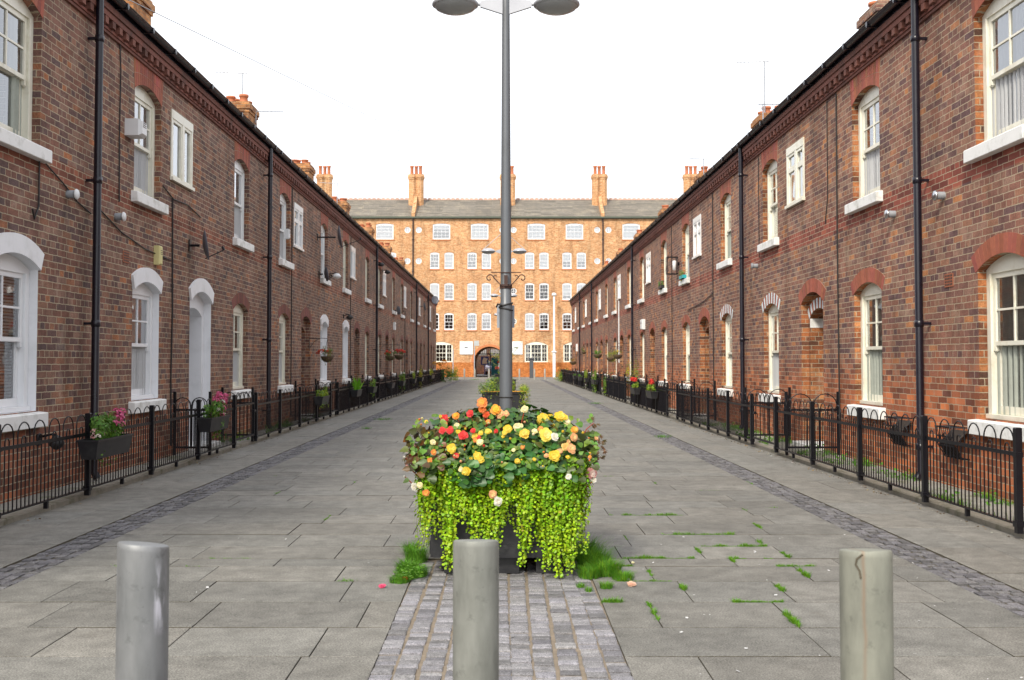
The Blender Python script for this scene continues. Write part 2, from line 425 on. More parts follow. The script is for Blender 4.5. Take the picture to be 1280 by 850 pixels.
def sill_mesh(w, th, proud=.085):
    mb = MB(); x = w / 2
    prof = [(.10, -.002), (-proud, -.02), (-proud - .008, -.03), (-proud - .008, -th + .006), (-proud, -th), (.10, -th)]
    n = len(prof); vs = []
    for sx in (-x, -x + .008, x - .008, x):
        e = .008 if abs(sx) == x else 0
        vs += [(sx, py + (e if py < 0 else 0), pz - (e if pz > -.05 else -e)) for py, pz in prof]
    fs = []
    for k in range(3):
        for i in range(n): j = (i + 1) % n; fs.append((k * n + i, k * n + j, (k + 1) * n + j, (k + 1) * n + i))
    fs += [tuple(range(n)), tuple(range(3 * n, 4 * n))]
    mb.add(vs, fs); return mb.mesh('sill', M['sill'])

def casement_mesh(w, h, toplights, mat):
    mb = MB(); d = -.02
    mb.box(-w / 2, w / 2, d, .08, h - .13, h)                                    # head board
    mb.box(-w / 2, -w / 2 + .06, d + .004, .08, .05, h - .13); mb.box(w / 2 - .06, w / 2, d + .004, .08, .05, h - .13)
    mb.box(-w / 2 - .02, w / 2 + .02, d - .03, .08, 0, .05)
    xm = w * .04
    mb.box(xm - .05, xm + .05, d + .002, .07, .05, h - .13)
    lights = [(-w / 2 + .06, xm - .05), (xm + .05, w / 2 - .06)]; g = MB()
    for x0, x1 in lights:
        zs = [(.05, h - .13)] if not toplights else [(.05, h * .62), (h * .62, h - .13)]
        for z0, z1 in zs:
            s = .045
            mb.box(x0, x0 + s, d + .012, .05, z0, z1); mb.box(x1 - s, x1, d + .012, .05, z0, z1)
            mb.box(x0 + s, x1 - s, d + .012, .05, z0, z0 + s); mb.box(x0 + s, x1 - s, d + .012, .05, z1 - s, z1)
            g.add([(x0 + s - .003, .02, z0 + s), (x1 - s + .003, .02, z0 + s), (x1 - s + .003, .02, z1 - s), (x0 + s - .003, .02, z1 - s)], [(0, 1, 2, 3)])
    mb.box(xm + .12, xm + .3, d - .004, d + .012, h - .19, h - .17)
    return mb.mesh('window_frame', mat), g.mesh('glass', M['glass'])

# per opening: (style of arch, paint)
GW, GD = 1.08, 1.2          # window and door widths
SPEC = {   # side, k: list of ground window1, door, window2 ; upper window1, casement, window2
 (-1, -1): dict(w1='red,cream', d='brown', w2='white,white', u1='cream', c='white', u2='cream'),
 (-1, 0): dict(w1='white,white', d='white', w2='dark,cream', u1='cream', c='cream', u2='white'),
 (-1, 1): dict(w1='dark,cream', d='brown', w2='white,white', u1='white', c='white', u2='white'),
 (-1, 2): dict(w1='white,white', d='brown', w2='dark,cream', u1='cream', c='white', u2='cream'),
 (1, -1): dict(w1='red,cream', d='brown', w2='red,cream', u1='cream', c='white', u2='cream'),
 (1, 0): dict(w1='red,cream', d='striped', w2='stripe,cream', u1='cream', c='cream', u2='cream'),
 (1, 1): dict(w1='stripe,cream', d='brown', w2='red,cream', u1='cream', c='white', u2='cream'),
}
HLAB = {
 (-1, -1): 'brown brick house at the left edge with a big white painted ground floor window',
 (-1, 0): 'brown brick house on the left with white painted window and door surrounds',
 (-1, 1): 'brown brick house on the left with a black satellite dish on a long wall arm',
 (-1, 2): 'brown brick house on the left with a dark lamp above its nearest white arch',
 (-1, 3): 'brown brick house on the left behind the pair of red hanging baskets',
 (-1, 4): 'brown brick house on the left, third from the far end of its terrace',
 (-1, 5): 'brown brick house on the left, last but one before the big factory',
 (-1, 6): 'brown brick house closing the far end of the left terrace beside the factory',
 (1, -1): 'red brown brick house at the right edge with large cream sash windows',
 (1, 0): 'red brown brick house on the right with a red arched porch and striped window arch',
 (1, 1): 'red brown brick house on the right with a striped arch just past the second drainpipe',
 (1, 2): 'red brown brick house on the right with flower boxes on its upper sills',
 (1, 3): 'red brown brick house on the right with a white pipe and flower baskets',
 (1, 4): 'red brown brick house on the right, third from the far end, one round green basket',
 (1, 5): 'red brown brick house on the right, last but one before the big factory',
 (1, 6): 'red brown brick house closing the far end of the right terrace beside the factory',
}
PIPES = {-1, 0, 2, 4, 5}
ZG = {-1: .93, 1: .85}
ZGS, RG = 2.42, .13
ZU, ZUS, RU = 3.74, 5.14, .13
TOP = 5.84

def window(parent, x, z0, zs, rise, style, paint, side, upper=False, kind=None, w=GW):
    h = zs - z0
    mat = M['cream'] if paint == 'cream' else M['whitewood']
    if upper and paint == 'white':
        fr, gl = cached(('pvc', round(h, 2)), lambda: sash_frame(w, h, rise, .09, M['pvc'], 1, 1, 1, 1, fw=.07))
    else:
        fr, gl = cached(('sash', round(h, 2), paint, w), lambda: sash_frame(w, h, rise, .09, mat))
    wo = put('window', fr, parent, (x, 0, z0))
    put('glass', gl, wo)
    ck = kind or random.choice(['net', 'half', 'drape', 'net', 'drape', 'none', 'slats'])
    if ck != 'none':
        put('curtain', cached(('cur', ck, round(h, 2)), lambda: curtain_mesh(ck, w, h, .175)), wo)
    th = .17
    if upper: th = .16
    put('sill', cached(('sill', th), lambda: sill_mesh(w + .2, th)), wo)
    if upper:
        put('arch', arch_mesh(w, h, rise, .2, 'flat', top=5.53 - z0), wo)
    else:
        put('arch', cached(('arch', style, round(h, 2), random.randint(0, 2)), lambda: arch_mesh(w, h, rise, .2, style)), wo)
    return wo

def house(side, k):
    y0 = 14.4 + P * k - 1.9; y1 = y0 + P
    if k == 6: y1 += .6
    yc = (y0 + y1) / 2
    sp = SPEC.get((side, k), dict(w1='dark,cream' if side < 0 else 'red,cream', d='brown', w2='dark,cream' if side < 0 else 'red,cream', u1='cream', c='white', u2='cream'))
    hs = empty('terraced_house', (side * W[side], yc, 0), radians(90) if side < 0 else radians(-90),
               label=HLAB[(side, k)], cat='house', group='brick houses of the %s terrace' % ('left' if side < 0 else 'right'))
    L = lambda y: (y - yc) * (1 if side < 0 else -1)
    bm = M['brickL'] if side < 0 else M['brickR']
    xw1, xd, xw2 = L(14.4 + P * k), L(14.4 + P * k + 2.6), L(14.4 + P * k + 5.2)
    xc = L(14.4 + P * k + (1.5 if side < 0 else 3.45))
    xa, xb = sorted((L(y0), L(y1)))
    hl = []
    def wmi(s): return 1 if s.startswith('white') else (2 if side > 0 else 0)
    hl.append((hole(xw1, GW, ZG[side], ZGS, RG), .2, wmi(sp['w1'])))
    hl.append((hole(xw2, GW, ZG[side], ZGS, RG), .2, wmi(sp['w2'])))
    hl.append((hole(xd, GD, .10, ZGS, .17), .12, 1 if sp['d'] == 'white' else (2 if side > 0 else 0)))
    umi = 2 if side > 0 else 3
    hl.append((hole(xw1, GW, ZU, ZUS, RU), .2, umi)); hl.append((hole(xw2, GW, ZU, ZUS, RU), .2, umi))
    cz0, cz1 = 4.15, 5.22; cw = 1.06
    hl.append(([(xc - cw / 2, cz0), (xc + cw / 2, cz0), (xc + cw / 2, cz1), (xc - cw / 2, cz1)], .08, 0))
    mb = MB()
    facade(mb, [(xa, 0), (xb, 0), (xb, TOP), (xa, TOP)], hl)
    D = 7.6
    # side and rear walls (gable)
    zr = TOP + 2.0
    for x in (xa + .001, xb - .001):
        mb.add([(x, 0, 0), (x, D, 0), (x, D, TOP), (x, D / 2, zr), (x, 0, TOP)], [(0, 1, 2, 3, 4)])
    mb.add([(xa, D, 0), (xb, D, 0), (xb, D, TOP), (xa, D, TOP)], [(0, 1, 2, 3)])
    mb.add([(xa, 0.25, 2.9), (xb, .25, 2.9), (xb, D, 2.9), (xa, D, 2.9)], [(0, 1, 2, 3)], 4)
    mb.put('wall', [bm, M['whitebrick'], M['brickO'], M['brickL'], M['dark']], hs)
    # porch
    pb = MB(); pw = .96; pz = ZGS - .22; pm = M['whitebrick'] if sp['d'] == 'white' else (M['brickO'] if side > 0 else M['brickL'])
    oh = hole(0, GD + .02, .10, ZGS, .175); ih = hole(0, pw, .10, pz, .13)
    facade(pb, oh, [(ih, 1.0, 0)], .12)
    pb.add([(-pw / 2, 1.12, .1), (pw / 2, 1.12, .1), (pw / 2, 1.12, pz + .2), (-pw / 2, 1.12, pz + .2)], [(0, 1, 2, 3)])
    if sp['d'] == 'striped':
        pb.box(-pw / 2 - .02, -pw / 2 + .012, .116, .55, 2.02, pz - .03, 1); pb.box(pw / 2 - .012, pw / 2 + .02, .116, .55, 2.02, pz - .03, 1)
    po = pb.put('porch', [pm, M['sill']], hs, (xd, 0, 0))
    if sp['d'] == 'striped':
        ia = put('inner_arch', arch_mesh(pw, pz, .13, .17, 'stripe'), po, (0, .115, 0))
    sb = MB(); sb.bbox(-GD / 2, GD / 2, -.18, 1.12, 0, .12, .012); sb.put('step', M['sill'], po)
    db = MB(); db.box(-.42, .42, 1.06, 1.1, .12, 2.1)
    for xx in (-.22, .22):
        for zz0, zz1 in ((.3, .95), (1.1, 1.9)): db.box(xx - .13, xx + .13, 1.045, 1.062, zz0, zz1)
    do = db.put('door', M['whitewood'] if sp['d'] == 'white' else M['door'], hs, (xd, 0, 0))
    kb = MB(); kb.lathe([(.0, 1.14), (.02, 1.13), (.03, 1.1), (.02, 1.07), (0, 1.06)], .33, 1.02, 10); kb.put('handle', M['chrome'], do)
    style, _ = ('white', 0) if sp['d'] == 'white' else ('dark' if side < 0 else 'red', 0)
    put('arch', arch_mesh(GD, ZGS, .17, .22, style), po)
    # windows
    nearest = {(-1, -1): ('drape', 'slats'), (-1, 0): ('net', 'half'), (1, 0): ('full', 'net'), (1, -1): ('full', 'full')}.get((side, k), (None, None))
    for key, x, kd in (('w1', xw1, nearest[0]), ('w2', xw2, nearest[1])):
        st, pt = sp[key].split(',')
        window(hs, x, ZG[side], ZGS, RG, st, pt, side, kind=kd)
    for key, x in (('u1', xw1), ('u2', xw2)):
        window(hs, x, ZU, ZUS, RU, 'flat', sp[key], side, True)
    top = (k % 2 == 1) or side > 0
    cf, cg = cached(('case', top, sp['c']), lambda: casement_mesh(cw - .004, cz1 - cz0 - .004, top, M['cream'] if sp['c'] == 'cream' else M['pvc']))
    c = put('window', cf, hs, (xc, 0, cz0 + .002)); put('glass', cg, c)
    put('curtain', cached(('cur', 'blindc'), lambda: curtain_mesh('net', cw, 1.0, .2)), c)
    # cornice
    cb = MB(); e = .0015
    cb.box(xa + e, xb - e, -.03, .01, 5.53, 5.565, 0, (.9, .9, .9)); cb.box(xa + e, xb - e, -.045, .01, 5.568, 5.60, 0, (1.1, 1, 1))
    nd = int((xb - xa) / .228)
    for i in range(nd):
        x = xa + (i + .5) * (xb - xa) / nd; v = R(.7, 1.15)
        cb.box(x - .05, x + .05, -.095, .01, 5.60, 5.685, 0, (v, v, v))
    cb.box(xa + e, xb - e, -.012, .01, 5.602, 5.683, 0, (.3, .3, .35))  # dark tint paints shade into the gaps between the dentils
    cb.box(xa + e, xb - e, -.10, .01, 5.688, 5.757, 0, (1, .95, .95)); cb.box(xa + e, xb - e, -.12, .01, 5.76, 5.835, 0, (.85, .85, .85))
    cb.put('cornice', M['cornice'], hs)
    # gutter (half round) and its fixings
    gb = MB(); n = 8; gy = -.185; gz = 5.93; gr = .062
    vs = []
    for x in (xa + .002, xb - .002):
        vs += [(x, gy + gr * cos(pi + pi * i / n), gz + gr * sin(pi + pi * i / n)) for i in range(n + 1)]
        vs += [(x, gy + (gr - .006) * cos(pi + pi * i / n), gz + (gr - .006) * sin(pi + pi * i / n)) for i in range(n + 1)]
    m_ = 2 * n + 2; fs = []
    for i in range(n): fs += [(i, i + 1, m_ + i + 1, m_ + i), (n + 1 + i, n + 2 + i, m_ + n + 2 + i, m_ + n + 1 + i)]
    fs += [(0, n + 1, m_ + n + 1, m_), (n, 2 * n + 1, m_ + 2 * n + 1, m_ + n)]
    gb.add(vs, fs, smooth=True)
    gb.box(xa + .002, xb - .002, -.118, .0, 5.838, 5.95)
    x = xa + .4
    while x < xb: gb.box(x - .015, x + .015, gy - gr - .004, -.1, gz - gr - .006, gz - gr + .01); gb.box(x - .03, x + .03, gy - gr - .006, gy - gr + .004, gz - .05, gz + .006); x += .95
    gb.put('gutter', M['blackpipe'], hs)
    # roof
    rb = MB(); sl = (zr - TOP) / (D / 2); ov = .13
    nrow = 16; ln = sqrt((D / 2 + ov) ** 2 + (sl * (D / 2 + ov)) ** 2)
    for i in range(nrow):
        ya = -ov + (D / 2 + ov) * i / nrow; yb = -ov + (D / 2 + ov) * (i + 1) / nrow + .02
        za = TOP + .13 + sl * ya + .012; zb = TOP + .13 + sl * yb
        v = R(.85, 1.15)
        rb.add([(xa, ya, za), (xb, ya, za), (xb, yb, zb), (xa, yb, zb), (xa, ya, za - .012), (xb, ya, za - .012)], [(0, 1, 2, 3), (4, 5, 1, 0)], 0, (v, v, v))
    rb.add([(xa, D / 2, zr + .13), (xb, D / 2, zr + .13), (xb, D + ov, TOP + .13 - sl * ov), (xa, D + ov, TOP + .13 - sl * ov)], [(0, 1, 2, 3)])
    rb.tube([(xa, D / 2, zr + .14), (xb, D / 2, zr + .14)], .09, 8, 1)
    rb.put('roof', [M['slate'], M['pot']], hs)
    # chimney
    yn = 19.6 + 8.95 * k
    if y0 + .2 < yn or True:
        x0c, x1c = sorted((L(yn), L(yn + 1.0)))
        xq = max(min(x0c, xb - 1.05), xa + .05); x0c, x1c = xq, xq + 1.0
        dY = 7.1 - 5.0; q = 0 if side < 0 else -.32
        ch = MB(); ch.box(x0c, x1c, dY, dY + .78, TOP + .6, 8.36 + q)
        ch.box(x0c - .03, x1c + .03, dY - .03, dY + .81, 8.36 + q, 8.44 + q); ch.box(x0c - .06, x1c + .06, dY - .06, dY + .84, 8.442 + q, 8.58 + q)
        ch.box(x0c - .02, x1c + .02, dY - .02, dY + .8, 8.582 + q, 8.65 + q)
        vv = 1.0
        cho = ch.put('chimney', M['brickC'] if (side < 0 or k != 0) else M['brickL'], hs)
        for yy, xx in ((dY + .2, x0c + .28), (dY + .56, x0c + .28), (dY + .2, x1c - .28), (dY + .56, x1c - .28)):
            pt = MB(); hh = R(.16, .26)
            pt.lathe([(.13, 0), (.115, hh * .3), (.11, hh * .7), (.135, hh * .75), (.135, hh), (.1, hh), (.09, hh * .2)], 0, 0, 12)
            pt.put('chimney_pot', M['pot'], cho, (xx, yy, 8.65 + q))
    # drainpipe at the far end of the unit
    if k in PIPES:
        pb = MB(); x = L(y1 - .22); yy = -.135
        pb.tube([(x, yy, 5.87), (x, yy, 5.5), (x, yy, .16), (x, yy - .05, .08)], .046, 10)
        for z in (5.3, 3.6, 1.9, .45):
            pb.lathe([(.046, z - .04), (.054, z - .037), (.054, z + .037), (.046, z + .04)], x, yy, 10); pb.box(x - .02, x + .02, yy + .03, 0, z - .015, z + .015)
        pb.put('drainpipe', M['blackpipe'], hs)
    return hs, L

HOUSES = {}
for side in (-1, 1):
    for k in range(-1, 7):
        HOUSES[(side, k)] = house(side, k)

# ---- wires clipped to the walls: parts of the house that carries them, points are (Y along the street, z)
def cable(side, k, pts, r=.009, mat='mush', name='cable'):
    hs, L = HOUSES[(side, k)]
    mb = MB(); mb.tube([(L(y), -.016, z) for y, z in pts], r, 5)
    mb.put(name, M[mat], hs)
cable(-1, 0, [(13.25, 5.6), (13.3, 5.2), (13.28, 4.4), (13.3, 3.5)])
cable(-1, 0, [(15.45, 3.9), (15.5, 2.2), (15.46, 1.2), (15.5, .2)], .012)
cable(-1, 0, [(12.7, 3.3), (13.4, 3.12), (14.3, 3.0), (15.4, 2.95)])
cable(-1, 0, [(15.0, 4.0), (15.5, 3.88), (16.2, 3.9), (16.9, 3.8)])
cable(-1, -1, [(11.0, 3.6), (11.0, 3.1), (10.9, 2.95), (10.85, 3.05)])
cable(-1, -1, [(11.1, 3.6), (11.6, 3.45), (12.0, 3.3), (12.4, 3.22)])
cable(-1, 1, [(24.2, 5.5), (24.22, 3.9), (24.2, .2)], .012)
cable(-1, 2, [(33.6, 5.5), (33.6, .2)], .012)
cable(-1, 4, [(52.2, 4.0), (52.2, .2)], .02)
cable(1, 0, [(15.6, 5.5), (15.62, 3.2), (15.6, .3)], .011)
cable(1, 0, [(16.05, 5.5), (16.06, 4.0), (16.2, 3.6)], .008)
cable(1, 0, [(20.4, 5.5), (20.4, 3.5)], .008)
cable(1, 1, [(24.9, 5.5), (24.92, 3.0), (24.9, .3)], .012)
cable(1, 1, [(24.9, 3.1), (26.2, 2.95), (28.4, 2.85)])
cable(1, 2, [(31.0, 5.5), (31.0, .3)], .011)
cable(1, 3, [(45.2, 4.1), (45.2, 1.4)], .03, 'plastic', 'overflow_pipe')
# ------------------------------------------------------------------ the factory closing the street
FY = 98.0
def factory():
    fo = empty('factory_building', (0, FY, 0), label='long orange brick factory of five storeys closing the far end of the street', cat='factory')
    xs = [.45 + 8.97 * n for n in range(-3, 4)]
    XA, XB = .45 - 8.97 * 3.5, .45 + 8.97 * 3.5
    holes = []; wins = []
    rows = [(13.0, 14.5), (10.2, 11.78), (7.25, 8.88), (4.42, 6.05)]
    for n, xp in enumerate(xs):
        for sx in (-1, 1):
            x = xp + sx * 2.68
            if XA + 1 < x < XB - 1:
                holes.append((hole(x, 1.66, 13.0, 14.42, .1), .15, 0)); wins.append(('top', x, 13.0, n, sx))
            for j, (z0, z1) in enumerate(rows[1:]):
                for o in (2.04, 3.40):
                    x = xp + sx * o
                    holes.append((hole(x, .88, z0, z1 - .1, .1), .15, 0)); wins.append(('mid%d' % j, x, z0, n, sx))
            x = xp + sx * 2.66
            if not (n == 3 and sx == -1):
                holes.append((hole(x, 2.2, 1.37, 3.0, .33), .15, 0)); wins.append(('low', x, 1.37, n, sx))
            for z in (13.9, 10.95, 8.1, 5.25):
                cx = xp + sx * .53
                holes.append(([(cx + .29 * cos(2 * pi * i / 20), z + .29 * sin(2 * pi * i / 20)) for i in range(20)], .12, 0)); wins.append(('round', cx, z, n, sx))
    AX, AW = -1.28, 3.0
    mb = MB()
    up = [h for h in holes]
    # one sheet above the glazed dado; the archway cuts both
    aw = arc(AW, 1.37, 1.5, 20)
    outer = [(XA, 1.37), (AX - AW / 2, 1.37)] + [(AX + x, z) for x, z in aw[1:-1]] + [(AX + AW / 2, 1.37), (XB, 1.37), (XB, 15.1), (XA, 15.1)]
    # ground floor windows rise from the dado line: lift their feet a touch so the polygon stays simple
    hs = []
    for pts, d, mi in up: hs.append(([(x, max(z, 1.40)) for x, z in pts], d, mi))
    facade(mb, outer, hs)
    mb.box(XA, XB, 12, 12.02, 3.0, 15.1); mb.box(XA, AX - AW / 2 - .02, 12, 12.02, 0, 3.0); mb.box(AX + AW / 2 + .02, XB, 12, 12.02, 0, 3.0); mb.box(XA, XA + .02, 0, 12, 0, 15.1); mb.box(XB - .02, XB, 0, 12, 0, 15.1)
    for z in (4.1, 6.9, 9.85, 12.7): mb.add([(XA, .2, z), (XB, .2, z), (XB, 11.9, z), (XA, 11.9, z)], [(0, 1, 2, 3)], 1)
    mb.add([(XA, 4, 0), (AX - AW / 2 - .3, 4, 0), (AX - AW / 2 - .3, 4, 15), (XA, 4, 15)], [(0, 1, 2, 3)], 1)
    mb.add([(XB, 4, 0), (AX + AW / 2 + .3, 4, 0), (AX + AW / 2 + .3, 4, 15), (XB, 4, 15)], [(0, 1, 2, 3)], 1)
    mb.put('wall', [M['brickF'], M['dark']], fo)
    db = MB()
    db.box(XA, AX - AW / 2 - .001, -.03, .3, 0, 1.37); db.box(AX + AW / 2 + .001, XB, -.03, .3, 0, 1.37)
    db.put('dado', M['brickD'], fo)
    # tunnel
    tb = MB(); n = len(aw); prof = [(AX - AW / 2, 0)] + [(AX + x, z) for x, z in aw] + [(AX + AW / 2, 0)]
    tb.add([(x, .01, z) for x, z in prof] + [(x, 12.03, z) for x, z in prof], [(i, i + 1, i + 1 + n + 2, i + n + 2) for i in range(n + 1)])
    tb.put('archway', M['brickF'], fo)
    ra = MB()
    ar2 = [(AX + x * 1.16, 1.37 + (z - 1.37) * 1.14) for x, z in aw]; ar1 = [(AX + x, z) for x, z in aw]
    ra.extrude(ar1 + list(reversed(ar2)), -.02, .01); ra.put('arch', M['orangebrick'], fo)
    # iron gate: curved head bars
    gt = MB()
    for i in range(1, 16):
        x = AX - AW / 2 + AW * i / 16
        gt.tube([(x, 5.0, 2.2 if i != 8 else .05), (x, 5.0, 2.75 - .1 * abs(i - 8) / 3)], .02 if i != 8 else .05, 5)
    gt.box(AX - AW / 2, AX + AW / 2, 4.97, 5.03, 2.15, 2.25); gt.put('gate_bars', M['black'], fo)
    # windows
    def small(key, w, zs, rise, blind, ucols=3, urows=2, lcols=2, lrows=2):
        return cached(('f', key), lambda: sash_frame(w, zs, rise, .05, M['whitewood'], ucols, urows, lcols, lrows, fw=.05, st=.035, fy=.08))
    def SKY(me):
        def f():
            c = me.copy(); c.materials[0] = M['skyglass']; return c
        return cached(('sky', me.name), f)
    def tri():
        mbx = MB(); w = 2.2; zs = 1.63 - .03; rise = .33; g = MB()
        outer = [(-w / 2 + .003, 0), (w / 2 - .003, 0)] + list(reversed(arc(w - .006, zs, rise - .004)))
        op = [(-.98, -.56), (-.44, .44), (.56, .98)]
        ins = []
        for a, b in op: ins.append([(a, .1), (b, .1), (b, zs + .02), (a, zs + .02)])
        tri_ = tessellate_polygon([[Vector((x, z, 0)) for x, z in p] for p in [outer] + ins]); al = outer + [q for p in ins for q in p]
        mbx.add([(x, .05, z) for x, z in al], [tuple(t) for t in tri_])
        for p in ins: mbx.add([(x, .05, z) for x, z in p] + [(x, .13, z) for x, z in p], [(i, (i + 1) % 4, (i + 1) % 4 + 4, i + 4) for i in range(4)])
        for (a, b), c in zip(op, (2, 3, 2)):
            z0, z1 = .1, zs + .02
            for i in range(1, c): x = a + (b - a) * i / c; mbx.box(x - .014, x + .014, .07, .1, z0, z1)
            for i in range(1, 4):
                z = z0 + (z1 - z0) * i / 4; t = .014 if i != 2 else .03; mbx.box(a, b, .068, .102, z - t, z + t)
            g.add([(a, .09, z0), (b, .09, z0), (b, .09, z1), (a, .09, z1)], [(0, 1, 2, 3)])
        return mbx.mesh('window_frame', M['cream']), g.mesh('glass', M['glass'])
    def roundw():
        mbx = MB(); n = 20; g = MB()
        ring = lambda r, y: [(r * cos(2 * pi * i / n), y, r * sin(2 * pi * i / n)) for i in range(n)]
        a, b, c = ring(.288, .04), ring(.22, .04), ring(.22, .1)
        mbx.add(a + b + c, [(i, (i + 1) % n, n + (i + 1) % n, n + i) for i in range(n)] + [(n + i, n + (i + 1) % n, 2 * n + (i + 1) % n, 2 * n + i) for i in range(n)])
        mbx.box(-.02, .02, .05, .08, -.22, .22); mbx.box(-.22, .22, .052, .078, -.02, .02)
        g.add(ring(.225, .07), [tuple(range(n))]); return mbx.mesh('window_frame', M['whitewood']), g.mesh('glass', M['glass'])
    bl = lambda key, w, h: cached(('bl', key), lambda: curtain_mesh('blind', w, h, .17))
    for kind, x, z, n, sx in wins:
        if kind == 'top':
            fr, gl = cached('ftop', lambda: sash_frame(1.66, 1.42, .1, .05, M['whitewood'], 4, 2, 4, 2, fw=.06, st=.04, fy=.08))
            wo = put('window', fr, fo, (x, 0, z)); put('glass', SKY(gl), wo)
            hh = .55 if (n in (2,) and sx == 1) else 1.45
            b = MB(); zb = 1.47 - hh
            b.add([(-.76, .045, zb), (.76, .045, zb), (.76, .045, 1.42), (-.76, .045, 1.42)], [(0, 1, 2, 3)])
            b = curtain_mesh('blind', 1.64, hh, .136); bo = put('blind', b, wo, (0, 0, 1.45 - hh))
            cb = MB(); cb.box(-.9, .9, -.06, .01, -.12, -.002); cb.put('sill', M['orangebrick'], wo)
        elif kind.startswith('mid'):
            h = {'mid0': 1.48, 'mid1': 1.53, 'mid2': 1.53}[kind]
            fr, gl = small(kind, .88, h, .1, False)
            r = random.random(); row = int(kind[3])
            pr = {0: .85, 1: .5, 2: .25}[row]
            wo = put('window', fr, fo, (x, 0, z)); put('glass', SKY(gl) if r < pr + .1 else gl, wo)
            if r < pr:
                hh = 1.5 if R(0, 1) < .55 else R(.5, 1.1)
                if row == 0 and n == 2 and sx == 1 and x > 5: hh = 1.2
                put('blind', cached(('blm', round(hh, 1)), lambda: curtain_mesh('blind', .88, hh, .136)), wo, (0, 0, 1.55 - hh))
            cb = MB(); cb.box(-.5, .5, -.06, .01, -.1, -.002); put('sill', cached('fsill', lambda: cb.mesh('sill', M['orangebrick'])), wo)
        elif kind == 'low':
            fr, gl = cached('ftri', tri); wo = put('window', fr, fo, (x, 0, z + .03)); put('glass', gl, wo)
            if sx == -1 or n != 2: put('blind', cached('fbl', lambda: curtain_mesh('net', 2.1, 1.85, .3)), wo)
        else:
            fr, gl = cached('frw', roundw); wo = put('round_window', fr, fo, (x, 0, z)); put('glass', SKY(gl) if z > 9 else gl, wo)
            if z > 9: bm_ = cached('frb', lambda: (lambda q: (q.add([(-.25, .11, -.25), (.25, .11, -.25), (.25, .11, .25), (-.25, .11, .25)], [(0, 1, 2, 3)]), q.mesh('blind', M['blind']))[1])(MB())); put('blind', bm_, wo)
    # roof: slate courses, ridge tiles, eaves gutter
    rb = MB(); nr = 26; sl = 2.35 / 4.6
    for i in range(nr):
        ya = -.25 + 4.85 * i / nr; yb = -.25 + 4.85 * (i + 1) / nr + .03
        for j in range(40):
            x0 = XA + (XB - XA) * j / 40; x1 = XA + (XB - XA) * (j + 1) / 40; v = R(.8, 1.3)
            rb.add([(x0, ya, 15.13 + sl * ya + .03), (x1, ya, 15.13 + sl * ya + .03), (x1, yb, 15.13 + sl * yb), (x0, yb, 15.13 + sl * yb)], [(0, 1, 2, 3)], 0, (v, v, v * .97))
    rb.add([(XA, 4.6, 17.48), (XB, 4.6, 17.48), (XB, 12.2, 15.1), (XA, 12.2, 15.1)], [(0, 1, 2, 3)])
    rb.put('roof', simple('factory_slate', (.24, .215, .185), .8, var=.35, scale=3, tint=True, dirt=(.38, .33, .26), dscale=1.3), fo)
    tb = MB(); x = XA
    while x < XB:
        tb.extrude([(x, 17.44), (x + .42, 17.44), (x + .42, 17.60), (x + .21, 17.66), (x, 17.60)], 4.5, 4.7, 0, (R(.8, 1.2),) * 3); x += .46
    tb.put('ridge_tiles', simple('pale_ridge_tile', (.5, .32, .25), .8, tint=True), fo)
    gb = MB(); gb.box(XA, XB, -.32, -.02, 15.02, 15.14); gb.box(XA, XB, -.2, .0, 14.95, 15.02)
    gb.put('gutter', simple('green_grey_gutter', (.10, .12, .09), .6), fo)
    for xp in xs:
        pb = MB(); pb.tube([(xp, -.12, 15.0), (xp, -.12, .3), (xp, -.2, .15)], .06, 7)
        for z in (13, 10, 7, 4): pb.box(xp - .1, xp + .1, -.13, -.02, z - .03, z + .03)
        pb.put('drainpipe', M['blackpipe'] if abs(xp) > 1 else M['blackpipe'], fo)
        cy = 3.3; c0 = 15.9; ct = 19.75
        cb = MB()
        for dx in (-.36, .36):
            oc = [(.40, c0), (.40, ct - .55), (.44, ct - .5), (.44, ct - .42), (.50, ct - .34), (.50, ct - .2), (.46, ct - .12), (.44, ct), (.0, ct)]
            cb.lathe(oc, xp + dx, cy, 8, smooth=False, a0=pi / 8)
        cb.box(xp - .5, xp + .5, cy - .42, cy + .42, c0, ct - 3.2)
        # raked parapet running down to the eaves
        cb.add([(xp - .16 + q, y, z) for q in (0, .32) for y, z in ((-.1, 15.1), (-.1, 15.5), (.7, 15.95), (2.9, 17.6), (3.2, 17.6), (3.2, 15.1))],
               [(0, 1, 2, 3, 4, 5), (6, 7, 8, 9, 10, 11)] + [(i, (i + 1) % 6, (i + 1) % 6 + 6, i + 6) for i in range(6)])
        co_ = cb.put('chimney', M['brickF'], fo)
        for dx, dy in ((-.42, 0), (.0, .12), (.42, 0)):
            pt = MB(); pt.lathe([(.17, 0), (.15, .3), (.15, .7), (.19, .74), (.19, .86), (.12, .86), (.12, .3)], 0, 0, 10); pt.put('chimney_pot', M['pot'], co_, (xp + dx, cy + dy, ct))
    return fo
FO = factory()

